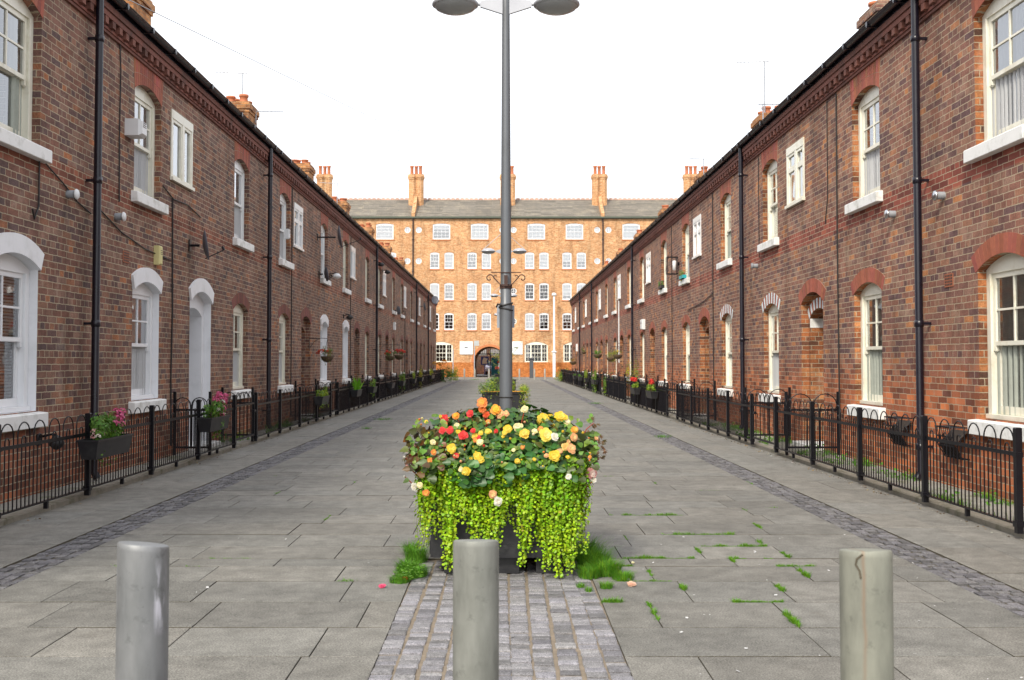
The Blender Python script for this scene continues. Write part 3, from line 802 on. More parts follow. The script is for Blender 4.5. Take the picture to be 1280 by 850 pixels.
# sign boards on the factory: white boards with a small dark hump-shaped emblem and a line of faint text
def signboard(x, label):
    so_ = empty('sign_board', (x, FY - .06, 2.74), label=label, cat='sign', group='white sign boards on the factory')
    b = MB(); b.bbox(-.61, .61, -.03, .02, -.61, .61, .0); b.put('board', M['pvc'], so_)
    e = MB(); pts = [(-.2, .0), (-.12, .05), (-.05, .095), (.03, .10), (.1, .06), (.17, .045), (.22, .0), (.22, -.015), (.0, .012), (-.2, -.015)]
    pts = list(reversed(pts)); e.extrude(pts, -.036, -.028)
    e.box(-.25, .25, -.036, -.03, -.04, -.03)
    e.put('emblem', simple('navy_emblem', (.03, .035, .06), .5, bs_=0), so_)
    e = MB()
    for q in range(9): e.box(-.14 + q * .032, -.12 + q * .032, -.036, -.03, -.36, -.345)
    e.put('lettering', simple('grey_lettering', (.4, .42, .46), .6, bs_=0), so_)
signboard(-3.48, 'white square sign board on the factory wall left of the archway')
signboard(1.21, 'white square sign board on the factory wall right of the archway')

# ------------------------------------------------------------------ ground
def ground_mats():
    m, nt, bs, out = newmat('joint_dirt'); pos = N(nt, 'ShaderNodeNewGeometry').outputs['Position']
    c = mix(nt, noise_(nt, 14, 5, pos), (.04, .034, .024), (.10, .085, .06)); nt.links.new(c, bs.inputs[0]); bs.inputs['Roughness'].default_value = 1
    bump(nt, bs, noise_(nt, 90, 3, pos), .6, .004); M['dirt'] = m
    m, nt, bs, out = newmat('paving_slab'); pos = N(nt, 'ShaderNodeNewGeometry').outputs['Position']
    at = N(nt, 'ShaderNodeAttribute', attribute_name='tint')
    sp = noise_(nt, 110, 3, pos, .7); md = noise_(nt, 6, 6, pos, .7); lg = noise_(nt, .7, 5, pos, .6)
    c = mix(nt, ramp(nt, sp, [(.3, 0.0), (.7, 1.0)]), (.075, .073, .066), (.290, .280, .252))
    c = mix(nt, 1.0, c, ramp(nt, md, [(.3, .68), (.7, 1.22)]), 'MULTIPLY')
    c = mix(nt, 1.0, c, ramp(nt, lg, [(.3, .84), (.68, 1.14)]), 'MULTIPLY')
    st = ramp(nt, noise_(nt, 3.1, 7, pos, .75), [(.56, 0.0), (.72, .6)]); c = mix(nt, st, c, (.11, .10, .085))
    # bleached droppings and gum spots
    vo = N(nt, 'ShaderNodeTexVoronoi'); vo.inputs['Scale'].default_value = 3.2; nt.links.new(pos, vo.inputs['Vector'])
    gum = mth(nt, 'LESS_THAN', mth(nt, 'MULTIPLY_ADD', noise_(nt, 40, 2, pos), .05, vo.outputs['Distance']), .058)
    c = mix(nt, mth(nt, 'MULTIPLY', gum, .45), c, (.42, .41, .39))
    c = mix(nt, 1.0, c, at.outputs['Color'], 'MULTIPLY')
    nt.links.new(c, bs.inputs[0]); bs.inputs['Roughness'].default_value = .82; bs.inputs['Specular IOR Level'].default_value = .35
    bump(nt, bs, mth(nt, 'MULTIPLY_ADD', md, 1.0, mth(nt, 'MULTIPLY', sp, .5)), .35, .004); M['slab'] = m
    m, nt, bs, out = newmat('granite_sett'); pos = N(nt, 'ShaderNodeNewGeometry').outputs['Position']
    at = N(nt, 'ShaderNodeAttribute', attribute_name='tint')
    sp = noise_(nt, 160, 3, pos); md = noise_(nt, 22, 4, pos)
    c = mix(nt, ramp(nt, sp, [(.3, 0.0), (.7, 1.0)]), (.08, .079, .083), (.32, .31, .32)); c = mix(nt, 1.0, c, ramp(nt, md, [(.3, .75), (.7, 1.2)]), 'MULTIPLY')
    c = mix(nt, 1.0, c, at.outputs['Color'], 'MULTIPLY'); nt.links.new(c, bs.inputs[0]); bs.inputs['Roughness'].default_value = .7
    bump(nt, bs, mth(nt, 'ADD', md, sp), .5, .006); M['sett'] = m
ground_mats()
M['sand'] = simple('sandy_joint', (.21, .17, .125), 1, var=.45, scale=25, bs_=.5)
M['asphalt'] = simple('road_asphalt', (.2, .195, .185), .9, var=.2, scale=40)

g = MB(); g.add([(-600, -300, -.03), (600, -300, -.03), (600, 900, -.03), (-600, 900, -.03)], [(0, 1, 2, 3)])
g.put('ground', M['asphalt'], kind='structure')
g = MB(); g.add([(-4.95, -6, -.012), (5.05, -6, -.012), (5.05, 84, -.012), (-4.95, 84, -.012)], [(0, 1, 2, 3)])
g.put('joint_bed', M['dirt'], kind='structure')

LB, RBX, SW = -3.36, 3.12, .34       # the two sett bands and their width
def slab(mb, x0, x1, y0, y1, g=.004, base=1.0, sp=.12):
    z = R(-.0015, .0015); t = [R(-.001, .001) for _ in range(4)]
    v = base * R(1 - sp, 1 + sp); w = R(-.015, .015); col = (v * (1 + w), v, v * (1 - w))
    a = g * .6 + R(0, .0015); e = g * 1.3 + R(0, .002); b = .002
    mi_ = [0] + [0] * 4 + [1] * 4
    vs = [(x0 + a, y0 + e, z + t[0] - b), (x1 - a, y0 + e, z + t[1] - b), (x1 - a, y1 - e, z + t[2] - b), (x0 + a, y1 - e, z + t[3] - b),
          (x0 + a + b, y0 + e + b, z + t[0]), (x1 - a - b, y0 + e + b, z + t[1]), (x1 - a - b, y1 - e - b, z + t[2]), (x0 + a + b, y1 - e - b, z + t[3]),
          (x0 + a, y0 + e, -.03), (x1 - a, y0 + e, -.03), (x1 - a, y1 - e, -.03), (x0 + a, y1 - e, -.03)]
    k_ = len(mb.m); mb.add(vs, [(4, 5, 6, 7), (0, 1, 5, 4), (1, 2, 6, 5), (2, 3, 7, 6), (3, 0, 4, 7), (8, 9, 1, 0), (9, 10, 2, 1), (10, 11, 3, 2), (11, 8, 0, 3)], 0, col)
    for q in range(4): mb.m[k_ + 5 + q] = 1
CX0, CX1 = -.615, .595                 # the central strip of setts before the planter
JOINTS = []                          # joints near the camera where grass can root
def street():
    mb = MB(); y = -5.6; xa, xb = LB + SW / 2, RBX - SW / 2
    while y < 83.5:
        dy = random.choice([.45, .5, .5, .56, .6]); y1 = y + dy
        x = xa - R(0, .5); cuts = [xa]
        while True:
            x += random.choice([.62, .75, .9, .9, 1.05])
            if x > xb - .2: break
            if x > xa + .2: cuts.append(x)
        cuts.append(xb)
        if y < 7.7:
            if y1 > 7.7: y1 = 7.7 + .02
            cuts = [c for c in cuts if not CX0 - .15 < c < CX1 + .15] + [CX0, CX1]; cuts.sort()
        for a, b in zip(cuts, cuts[1:]):
            if y < 7.7 and a >= CX0 - .01 and b <= CX1 + .01: continue
            slab(mb, a, b, y, y1)
            if y < 14: JOINTS.append(((a, y), (b, y))); JOINTS.append(((b, y), (b, y1)))
        y = y1
    mb.put('street_paving', [M['slab'], M['dirt']], kind='structure')
    for side, xo, xi, nm in ((-1, -4.42, LB - SW / 2, 'pavement_left'), (1, RBX + SW / 2, 4.27, 'pavement_right')):
        mb = MB(); w = (xi - xo); rows = [xo, xo + w * .52, xi] 
        for a, b in zip(rows, rows[1:]):
            y = -5 + R(0, .5)
            while y < 83.5:
                dy = R(.75, 1.0); slab(mb, a, b, y, y + dy, .0025, 1.10 if side < 0 else 1.06, .05); y += dy
        mb.put(nm, [M['slab'], M['dirt']], kind='structure')
street()
def sett(mb, x0, x1, y0, y1, h=.0, b=.012, colr=None):
    h += R(-.004, .004); v = R(.6, 1.3) * (colr or 1); col = (v, v, v * R(.97, 1.06))
    j = lambda: R(-.004, .004)
    p = [(x0 + j(), y0 + j()), (x1 + j(), y0 + j()), (x1 + j(), y1 + j()), (x0 + j(), y1 + j())]
    c = ((x0 + x1) / 2, (y0 + y1) / 2)
    def inn(q, d): return (q[0] + d * (1 if q[0] < c[0] else -1), q[1] + d * (1 if q[1] < c[1] else -1))
    vs = [(q[0], q[1], -.02) for q in p] + [(q[0], q[1], h - b * .38) for q in p] + [(*inn(q, b), h) for q in p]
    fs = [(8, 9, 10, 11)] + [(k + i, k + (i + 1) % 4, k + (i + 1) % 4 + 4, k + i + 4) for k in (0, 4) for i in range(4)]
    mb.add(vs, fs, 0, col)
for xc_, nm in ((LB, 'sett_band_left'), (RBX, 'sett_band_right')):
    mb = MB(); y = -2.0
    while y < 83:
        dy = R(.06, .095) if y < 32 else .2
        x = xc_ - SW / 2 + .006
        ns = 4 if y < 32 else 3
        ws = [R(.8, 1.2) for _ in range(ns)]; s_ = sum(ws)
        for w_ in ws:
            ww = (SW - .012) * w_ / s_
            sett(mb, x + .006, x + ww - .006, y + .006, y + dy - .006, -.002 + R(-.006, .004), .009, .66); x += ww
        y += dy
    mb.put(nm, M['sett'], kind='structure')
mb = MB(); nc = 11; pw = (CX1 - CX0 - .01) / nc
for i in range(nc):
    y = -1.5 + R(0, .1)
    while y < 7.6:
        dy = R(.06, .105); x = CX0 + .005 + i * pw + .012 * sin(y * .9 + i)
        sett(mb, x + .005, x + pw - .006, y + .004, y + dy - .004, -.001, .010, 1.08); y += dy
mb.put('sett_strip', M['sett'], kind='structure')
g = MB(); g.add([(CX0, -1.5, -.0085), (CX1, -1.5, -.0085), (CX1, 7.7, -.0085), (CX0, 7.7, -.0085)], [(0, 1, 2, 3)]); g.put('sett_bed', M['sand'], kind='structure')
# yards behind the railings, raised on a kerb
M['kerb'] = simple('concrete_kerb', (.24, .22, .18), .9, var=.3, scale=12, dirt=(.10, .10, .05), dscale=5)
M['yard'] = simple('mossy_concrete', (.27, .26, .23), .9, var=.25, scale=9, dirt=(.12, .13, .05), dscale=3)
for side, xf in ((-1, -4.42), (1, 4.27)):
    mb = MB(); s = side; y = 2.0
    while y < 77:
        y1 = y + .915; h = .055
        mb.bbox(min(xf, xf + s * .12), max(xf, xf + s * .12), y + .003, y1 - .003, -.02, h, .012); y = y1
    mb.put('kerb_left' if s < 0 else 'kerb_right', M['kerb'], kind='structure')
    mb = MB(); x0, x1 = sorted((xf + s * .122, s * W[s] - s * .0))
    mb.add([(x0, 2, .05), (x1, 2, .05), (x1, 77, .05), (x0, 77, .05)], [(0, 1, 2, 3)]); mb.put('yard_left' if s < 0 else 'yard_right', M['yard'], kind='structure')
# cross street in front of the factory
mb = MB()
y = 84.0
while y < 97.9:
    x = -34 + R(0, .5)
    while x < 34: slab(mb, x, x + 1.2, y, min(y + .9, 97.95), .004, 1.05); x += 1.2
    y += .9
mb.put('cross_street_paving', [M['slab'], M['dirt']], kind='structure')

# ------------------------------------------------------------------ railings
FX = {-1: -4.36, 1: 4.21}
PL = 1.9
def hoop_panel(L_=PL - .05):
    mb = MB(); n = 6; p = L_ / n; r = .0065; zb, zr_ = .075, .64
    for i in range(n):
        x0 = i * p + p * .13; g_ = p * .25
        for (a, b, zt) in ((x0, x0 + 3 * g_, .735), (x0 + g_, x0 + 2 * g_, .685)):
            rr = (b - a) / 2; cx = (a + b) / 2
            path = [(a, 0, zb), (a, 0, zt)] + [(cx + rr * cos(pi - pi * j / 8), 0, zt + rr * sin(pi * j / 8)) for j in range(1, 8)] + [(b, 0, zt), (b, 0, zb)]
            mb.tube(path, r, 5)
    mb.box(0, L_, -.006, .006, zr_ - .017, zr_ + .017); mb.box(0, L_, -.018, .018, zb - .008, zb + .004)
    mb.box(L_ / 2 - .018, L_ / 2 + .018, -.018, .018, -.0, zb - .008)
    return mb.mesh('hoop_panel', M['black'])
HP = hoop_panel()
def post_mesh():
    mb = MB(); mb.bbox(-.026, .026, -.026, .026, 0, .86, .006); mb.box(-.034, .034, -.034, .034, .05, .1); mb.box(-.03, .03, -.03, .03, .62, .66); return mb.mesh('post', M['black'])
PM = post_mesh()
def fence(side, y0, ln, n=4, label=''):
    fo = empty('railing', (FX[side], y0, .05 if side < 0 else .05), radians(90), label=label, cat='railing', group='hoop topped railings of the %s terrace' % ('left' if side < 0 else 'right'))
    p = ln / n
    for i in range(n + 1): put('post', PM, fo, (i * p, 0, 0))
    for i in range(n):
        o = put('hoop_panel', HP, fo, (i * p + .026, 0, 0)); o.scale = ((p - .05) / (PL - .05), 1, 1)
    return fo
def gate_mesh(w=1.42):
    mb = MB(); r = .008; n = 9; zb = .12
    for i in range(0, n, 2):
        a = .05 + (w - .1) * i / n; b = .05 + (w - .1) * (i + 1) / n
        rr = (w - .1) / n
        path = [(a, 0, zb), (a, 0, .74)] + [(a + rr - rr * cos(pi * j / 8), 0, .74 + rr * sin(pi * j / 8)) for j in range(1, 8)] + [(a + 2 * rr, 0, .74), (a + 2 * rr, 0, zb)]
        if a + 2 * rr < w: mb.tube(path, r, 5)
    mb.box(.01, w - .01, -.008, .008, .66, .69); mb.box(.01, w - .01, -.01, .01, zb - .01, zb + .02)
    mb.box(.01, .035, -.012, .012, zb - .01, .82); mb.box(w - .035, w - .01, -.012, .012, zb - .01, .82)
    return mb.mesh('gate', M['black'])
GM_ = gate_mesh()
def latch_mesh():
    mb = MB(); mb.box(1.30, 1.44, -.03, .012, .52, .56); mb.tube([(1.34, -.03, .54), (1.34, -.06, .52), (1.34, -.05, .46)], .008, 5); return mb.mesh('latch', M['black'])
LM = latch_mesh()
def divider_mesh(w):
    mb = MB(); r = .008; n = 4; p = w / n
    mb.box(-.02, .02, -.02, .02, 0, .95); mb.box(w - .02, w + .02, -.02, .02, 0, .95)
    for i in range(0, n, 1):
        a = .04 + i * p * .95
        if i % 2 == 0:
            rr = p * .9
            mb.tube([(a, 0, .1), (a, 0, .74)] + [(a + rr - rr * cos(pi * j / 8), 0, .74 + rr * sin(pi * j / 8)) for j in range(1, 8)] + [(a + 2 * rr, 0, .74), (a + 2 * rr, 0, .1)], r, 5)
        mb.tube([(a + p * .45, 0, .1), (a + p * .45, 0, .7)], r, 5)
    mb.box(0, w, -.008, .008, .66, .69); mb.box(0, w, -.01, .01, .1, .13)
    return mb.mesh('divider', M['black'])
ORD = ['nearest', 'second', 'third', 'fourth', 'fifth', 'sixth', 'seventh', 'last']
for side in (-1, 1):
    sd = 'left' if side < 0 else 'right'
    f0, ln = (8.98, 7.92) if side < 0 else (8.54, 7.55)
    dv = divider_mesh(abs(W[side] - abs(FX[side])) - .06)
    fence(side, f0 - 1.55 - ln + (.25 if side < 0 else 0), ln - (.25 if side < 0 else 0), 4, 'black hoop topped railing before the nearest %s gate, outside the picture edge' % sd)
    for k in range(0, 8):
        y0 = f0 + P * k; l2 = ln; n = 4
        if side < 0 and k >= 1: y0 += .3
        if y0 + ln > 77: l2, n = 3.8, 2
        fence(side, y0, l2, n, 'black hoop topped railing, the %s from the camera on the %s side' % (ORD[k], sd))
        if k < 7:
            go = empty('garden_gate', (FX[side], y0 + ln + .05, .05), radians(90), label='closed black hoop gate, %s one from the camera on the %s side' % (ORD[k], sd), cat='gate', group='garden gates of the %s terrace' % sd)
            o = put('gate_leaf', GM_, go); 
            gap = P - ln - .12 + (.25 if (side < 0 and k == 0) else 0); o.scale = (gap / 1.42, 1, 1); l = put('latch', LM, go); l.scale = (gap / 1.42, 1, 1)
            for j, dy in enumerate((-1.35, 1.3)):
                yd = 14.4 + P * k + 2.6 + dy
                xx = FX[side] + side * .04
                put('yard_divider', dv, None, (xx, yd, .05), 0 if side > 0 else pi, label='low black hoop divider %s the porch behind the %s %s gate' % (('before', 'after')[j], ORD[k], sd), cat='railing', group='yard dividers by the porches')

# ------------------------------------------------------------------ bollards
def bollard(x, y, h, label, mat, r=.07, slant=0.0, group='steel bollards across the street'):
    mb = MB(); n = 32; rings = []
    prof = [(r, 0), (r, .02), (r, h * .3), (r, h * .6), (r, h - .02), (r - .0008, h - .004), (r - .004, h - .0005), (r * .6, h), (0.001, h)]
    vs = []
    for rr, z in prof:
        for k in range(n):
            a = 2 * pi * k / n; px, py = rr * cos(a), rr * sin(a); zz = z
            if z > h - .03: zz = z - (py + r) * .12 - (px + r) * slant
            vs.append((px, py, zz))
    fs = [(i * n + k, i * n + (k + 1) % n, (i + 1) * n + (k + 1) % n, (i + 1) * n + k) for i in range(len(prof) - 1) for k in range(n)]
    mb.add(vs, fs, smooth=True)
    return mb.put('bollard', mat, None, (x, y, 0), label=label, cat='bollard', group=group)
def bollmat(name, c1, c2, metal, rough, rust=False, scr=None):
    m, nt, bs, out = newmat(name); oc = N(nt, 'ShaderNodeTexCoord').outputs['Object']
    mp = N(nt, 'ShaderNodeMapping'); mp.inputs['Scale'].default_value = (1, 1, .25); nt.links.new(oc, mp.inputs[0])
    n1 = noise_(nt, 14, 6, mp.outputs[0], .65); n2 = noise_(nt, 3.5, 4, oc)
    c = mix(nt, ramp(nt, n1, [(.35, 0.0), (.65, 1.0)]), c1, c2)
    c = mix(nt, ramp(nt, n2, [(.4, 0.0), (.7, .6)]), c, [v * 1.25 for v in c2])
    sx = N(nt, 'ShaderNodeSeparateXYZ'); nt.links.new(oc, sx.inputs[0])
    if rust:
        dx = mth(nt, 'ABSOLUTE', mth(nt, 'ADD', sx.outputs[0], mth(nt, 'MULTIPLY_ADD', noise_(nt, 6, 3, oc), .02, .0165)))
        k = mth(nt, 'MULTIPLY', ramp(nt, dx, [(.0, 1.0), (.002, .8), (.006, 0.0)]), ramp(nt, sx.outputs[2], [(.45, .1), (.72, .9)]))
        c = mix(nt, mth(nt, 'MULTIPLY', mth(nt, 'MULTIPLY', k, n1), 1.0), c, (.22, .10, .04))
    if scr:
        d2 = mth(nt, 'ABSOLUTE', mth(nt, 'SUBTRACT', sx.outputs[0], scr)); d3 = mth(nt, 'ABSOLUTE', mth(nt, 'SUBTRACT', sx.outputs[2], .80))
        k = mth(nt, 'MULTIPLY', ramp(nt, d2, [(.004, 1.0), (.012, 0.0)]), mth(nt, 'MULTIPLY', ramp(nt, d3, [(.04, 1.0), (.11, 0.0)]), ramp(nt, noise_(nt, 45, 4, mp.outputs[0]), [(.45, 0.0), (.6, 1.0)])))
        c = mix(nt, k, c, (.6, .6, .66))
    nt.links.new(c, bs.inputs[0]); bs.inputs['Metallic'].default_value = metal; bs.inputs['Roughness'].default_value = rough
    nt.links.new(mth(nt, 'MULTIPLY_ADD', n1, .3, rough - .15), bs.inputs['Roughness'])
    c2_ = ramp(nt, noise_(nt, 26, 5, oc, .75), [(.58, 0.0), (.68, .35)]); cc_ = mix(nt, c2_, c, [v * .55 for v in c1]); c3_ = ramp(nt, noise_(nt, 18, 5, mp.outputs[0], .75), [(.64, 0.0), (.7, .5)]); cc_ = mix(nt, c3_, cc_, [min(1, v * 1.7) for v in c2]); nt.links.new(cc_, bs.inputs[0])
    bump(nt, bs, mth(nt, 'ADD', n1, n2), .3, .006); return m
bollard(-1.01, 2.94, .955, 'smooth grey steel bollard on the left with a pale scuff on its right side', bollmat('brushed_bollard_steel', (.14, .148, .15), (.235, .24, .245), .5, .55, scr=.058), slant=.1)
bollard(-.083, 3.19, .915, 'dull grey steel bollard in the middle, standing on the strip of setts', bollmat('dull_bollard_steel', (.12, .124, .108), (.225, .23, .208), .25, .62))
bo = bollard(1.0, 2.89, .94, 'weathered greenish bollard on the right with a split top and a rust streak', bollmat('weathered_bollard_steel', (.14, .142, .118), (.245, .248, .205), .25, .62, rust=True))
mb = MB(); mb.tube([(-.030, -.0635, .93), (-.044, -.0562, .915), (-.046, -.0545, .90), (-.038, -.0600, .885), (-.035, -.0617, .865)], .0028, 5)
mb.put('split', simple('rust_dark', (.09, .075, .05), .9), bo)
mb = MB(); mb.tube([(-.045, -.0535, .925), (-.060, -.037, .921), (-.066, -.02, .92)], .005, 6); 
fm = bollmat('far_bollard_steel', (.32, .31, .27), (.45, .43, .38), .3, .6)
for i, (x, lab) in enumerate(((-3.13, 'far thin bollard at the left, before the sign board'), (-2.29, 'far thin bollard at the left foot of the archway'), (-1.14, 'far thin bollard standing in the middle of the archway'),
                              (1.31, 'far thin bollard just right of the lamp posts'), (2.52, 'far thin bollard beside the dark square pillar'), (3.36, 'far thin bollard nearest the tall white lamp mast'))):
    bollard(x, 84, .87, lab, fm, .065, group='far bollards before the factory')

# ------------------------------------------------------------------ lamps
M['lamp'] = simple('blue_grey_lamp_paint', (.125, .135, .15), .42, metal=.2, var=.12, scale=6, bs_=.08, dirt=(.09, .09, .09), dscale=4, streak=.2)
M['lamphead'] = simple('pale_lamp_head_paint', (.42, .43, .46), .35, metal=.3, var=.08, bs_=0)
M['lens'] = simple('lamp_lens', (.33, .34, .35), .2, var=.1, bs_=0)
def lamp(y, label, detail=False):
    lo = empty('street_lamp', (.02, y, 0), label=label, cat='street lamp', group='twin headed street lamps down the middle')
    mb = MB(); mb.lathe([(.055, 0), (.050, .2), (.0475, 1.0), (.0465, 1.86), (.0465, 1.875), (.0405, 1.885), (.0385, 2.3), (.033, 3.2), (.0285, 4.05), (.028, 4.6), (.0, 4.62)], 0, 0, 20)
    mb.box(.012, .038, -.052, -.04, .9, 1.3) if False else None
    mb.put('pole', M['lamp'], lo)
    ab = MB()
    for s in (-1, 1):
        ab.extrude([(s * .02, 4.02), (s * .19, 4.075), (s * .19, 4.115), (s * .02, 4.16)] if s > 0 else [(s * .19, 4.075), (s * .02, 4.02), (s * .02, 4.16), (s * .19, 4.115)], -.012, .012)
        ab.tube([(s * .028, 0, 4.56), (s * .50, 0, 4.14)], .007, 6)
        ab.tube([(s * .19, 0, 4.095), (s * .24, 0, 4.10)], .012, 6)
    ab.put('arm', M['lamphead'], lo)
    for s in (-1, 1):
        hb = MB(); c = s * .375
        hb.lathe([(.001, 4.175), (.05, 4.17), (.10, 4.155), (.15, 4.125), (.172, 4.10), (.172, 4.088), (.16, 4.08)], c, 0, 24)
        ho = hb.put('lamp_head', M['lamphead'], lo)
        lb = MB(); lb.lathe([(.16, 4.083), (.14, 4.06), (.10, 4.043), (.05, 4.034), (.001, 4.032)], c, 0, 24); lb.put('lens', M['lens'], ho)
    if detail:
        bb = MB()
        for s in (-1, 1):
            def spiral(cx, cz, r0, turns, a0, sgn):
                return [(cx + s * (r0 * (1 - t / 22)) * cos(a0 + sgn * turns * 2 * pi * t / 20), -.0, cz + (r0 * (1 - t / 22)) * sin(a0 + sgn * turns * 2 * pi * t / 20)) for t in range(19)]
            bb.tube([(s * .02, -.045, 2.0), (s * .05, -.03, 2.02), (s * .075, -.01, 2.05), (s * .10, 0, 2.08)] + spiral(.12 * s + 0, 2.06, .03, .9, pi * .7, -1), .004, 5)
            bb.tube([(s * .08, 0, 2.05)] + spiral(.075 * s, 2.075, .02, .8, -pi / 2, 1), .0035, 5)
        bb.tube([(-.11, 0, 2.105), (.0, -.045, 2.1), (.11, 0, 2.105)], .0035, 5)
        bb.lathe([(.045, 1.985), (.046, 2.0), (.045, 2.015)], 0, 0, 20)
        bb.box(-.013, .013, -.06, -.04, 2.0, 2.08)
        bb.put('scroll_bracket', simple('rusty_black_iron', (.05, .022, .016), .7), lo)
        tb = MB()
        for z, dz in ((1.865, .015), (1.835, -.01)):
            tb = MB(); tb.tube([(.049 * cos(a), .049 * sin(a), z + dz * cos(a)) for a in [2 * pi * i / 24 for i in range(25)]], .006, 5); tb.put('band_clip', M['mush'], lo)
        tb = MB(); tb.tube([(-.03, -.05, 1.86), (-.06, -.03, 1.87), (-.07, 0, 1.85)], .007, 5); tb.put('clip_tail', M['mush'], lo)
        tb = MB()
        tb.tube([(.0482 * cos(a), .0482 * sin(a), 1.19) for a in [2 * pi * i / 24 for i in range(25)]], .005, 5)
        tb.put('band_clip', M['mush'], lo)
        sg = MB(); sg.bbox(-.066, .063, .05, .056, 1.70, 1.865, .0); sg.put('sign_plate', simple('back_of_sign_grey', (.30, .33, .38), .5, bs_=0), lo)
    return lo
lamp(7.62, 'nearest tall blue grey lamp post rising out of the flower planter', True)
lamp(24.9, 'second twin headed lamp, its pale heads seen either side of the near post')
lamp(41.7, 'third twin headed lamp, its small heads showing lower beside the near post')
lamp(58.7, 'fourth twin headed lamp, almost hidden behind the near post')

lo = empty('lamp_mast', (4.73, 96.6, 0), label='tall thin white lamp mast in front of the factory on the right', cat='lamp mast')
mb = MB(); mb.lathe([(.14, 0), (.14, 2.4), (.09, 2.45), (.085, 7.6), (0, 7.62)], 0, 0, 12); mb.lathe([(.14, 2.25), (.24, 2.3), (.24, 2.42), (.1, 2.46)], 0, 0, 12); mb.put('mast', M['plastic'], lo)
mb = MB(); mb.lathe([(.05, 7.55), (.22, 7.6), (.22, 7.75), (.1, 7.85), (0, 7.86)], 0, 0, 12); mb.put('lamp_head', M['plastic'], lo)
lo = empty('stone_pillar', (2.5, 92, 0), label='dark square pillar with a wider cap standing before the factory', cat='pillar')
mb = MB(); mb.bbox(-.17, .17, -.17, .17, 0, 1.66, .0); mb.put('shaft', simple('dark_grey_metal', (.07, .072, .08), .6), lo)
mb = MB(); mb.bbox(-.24, .24, -.24, .24, 1.66, 1.78, .03); mb.put('cap', simple('dark_grey_cap', (.06, .062, .07), .6), lo)
lo = empty('street_sign', (-2.55, 92, 0), label='small grey square sign on a thin post left of the archway', cat='sign')
mb = MB(); mb.tube([(0, 0, 0), (0, 0, 3.3)], .045, 8); mb.put('post', M['lamphead'], lo)
mb = MB(); mb.bbox(-.02, .42, -.06, -.04, 2.85, 3.3, 0); mb.put('plate', simple('grey_sign_back', (.42, .44, .44), .6, bs_=0), lo)
lo = empty('marker_post', (-4.65, 96.5, 0), label='thin pale post standing against the factory, left of the sign board', cat='post')
mb = MB(); mb.tube([(0, 0, 0), (0, 0, 2.6)], .05, 8); mb.put('shaft', M['lamphead'], lo)

# seen through the archway
def car():
    c = empty('parked_car', (-1.1, 116, 0), label='pale parked car seen through the factory archway', cat='car')
    mb = MB(); prof = [(-.85, .35), (.85, .35), (.88, .6), (.84, .85), (.66, .95), (.56, 1.38), (.4, 1.45), (-.4, 1.45), (-.56, 1.38), (-.66, .95), (-.84, .85), (-.88, .6)]
    for (ya, yb, s0, s1, h0, h1) in ((-2.1, -1.9, .86, .95, .55, .62),):
        pass
    side = [(-2.05, .4), (-2.1, .65), (-1.95, .86), (-1.0, .98), (-.35, 1.42), (1.0, 1.45), (1.75, 1.05), (2.05, .95), (2.1, .5), (2.0, .35)]
    vs = []
    for x, k in ((-.86, 0), (-.80, 1), (.80, 1), (.86, 0)):
        vs += [(x * (.84 if z > 1.1 else 1), y, z - (0 if k else .05 * (z > .6))) for y, z in side]
    n = len(side); fs = [(q * n + i, q * n + (i + 1) % n, (q + 1) * n + (i + 1) % n, (q + 1) * n + i) for q in range(3) for i in range(n)] + [tuple(range(n)), tuple(range(3 * n, 4 * n))]
    mb.add(vs, fs); mb.put('body', simple('pale_lilac_car_paint', (.55, .55, .68), .3, bs_=0), c)
    mb = MB(); mb.add([(-.62, -.98, 1.0), (.62, -.98, 1.0), (.58, -.42, 1.40), (-.58, -.42, 1.40)], [(0, 1, 2, 3)]); mb.put('windscreen', simple('dark_car_glass', (.02, .025, .03), .1, bs_=0), c)
    for x in (-.78, .78):
        for y in (-1.3, 1.3):
            w = MB(); w.lathe([(.001, -.1), (.32, -.1), (.32, .1), (.001, .1)], 0, 0, 16); o = w.put('wheel', M['mush'], c, (x, y, .32)); o.rotation_euler = (0, pi / 2, 0)
    for x in (-.62, .62):
        w = MB(); w.bbox(x - .14, x + .14, -2.12, -2.02, .62, .78, .02); w.put('headlight', M['pvc'], c)
car()
lo = empty('notice_board', (-1.9, 112, 0), label='blue and white board seen inside the archway on the left', cat='notice board')
mb = MB(); mb.bbox(-.5, .35, -.03, .03, 1.1, 2.0, 0); mb.tube([(-.1, .03, 0), (-.1, .03, 1.2)], .04, 6); mb.put('board', simple('royal_blue_board', (.05, .09, .4), .5, bs_=0), lo)
mb = MB(); mb.extrude([(-.35, 1.2), (.2, 1.25), (.1, 1.5), (.25, 1.75), (-.2, 1.9), (-.35, 1.55)], -.045, -.034); mb.put('white_shape', M['pvc'], lo)
lo = empty('teal_hoarding', (-.75, 113, 0), label='teal panel with a red strip seen inside the archway', cat='hoarding')
mb = MB(); mb.bbox(-.55, .2, -.04, .04, 0, 1.9, 0); mb.put('panel', simple('teal_paint', (.01, .18, .25), .5, bs_=0), lo)
mb = MB(); mb.bbox(.1, .6, -.08, -.045, 1.3, 1.5, 0); mb.put('strip', simple('red_paint', (.5, .06, .03), .5, bs_=0), lo)
lo = empty('rear_building', (-1, 124, 0), label='dark brick building with a pale lit storey beyond the archway', cat='building')
mb = MB(); mb.box(-9, 9, 0, 6, 0, 5.2); mb.put('wall', M['brickL'], lo)
mb = MB()
for i in range(-4, 5): mb.box(i * 1.5 - .5, i * 1.5 + .5, -.05, .02, 2.2, 2.9)
mb.put('window_band', M['net'], lo)
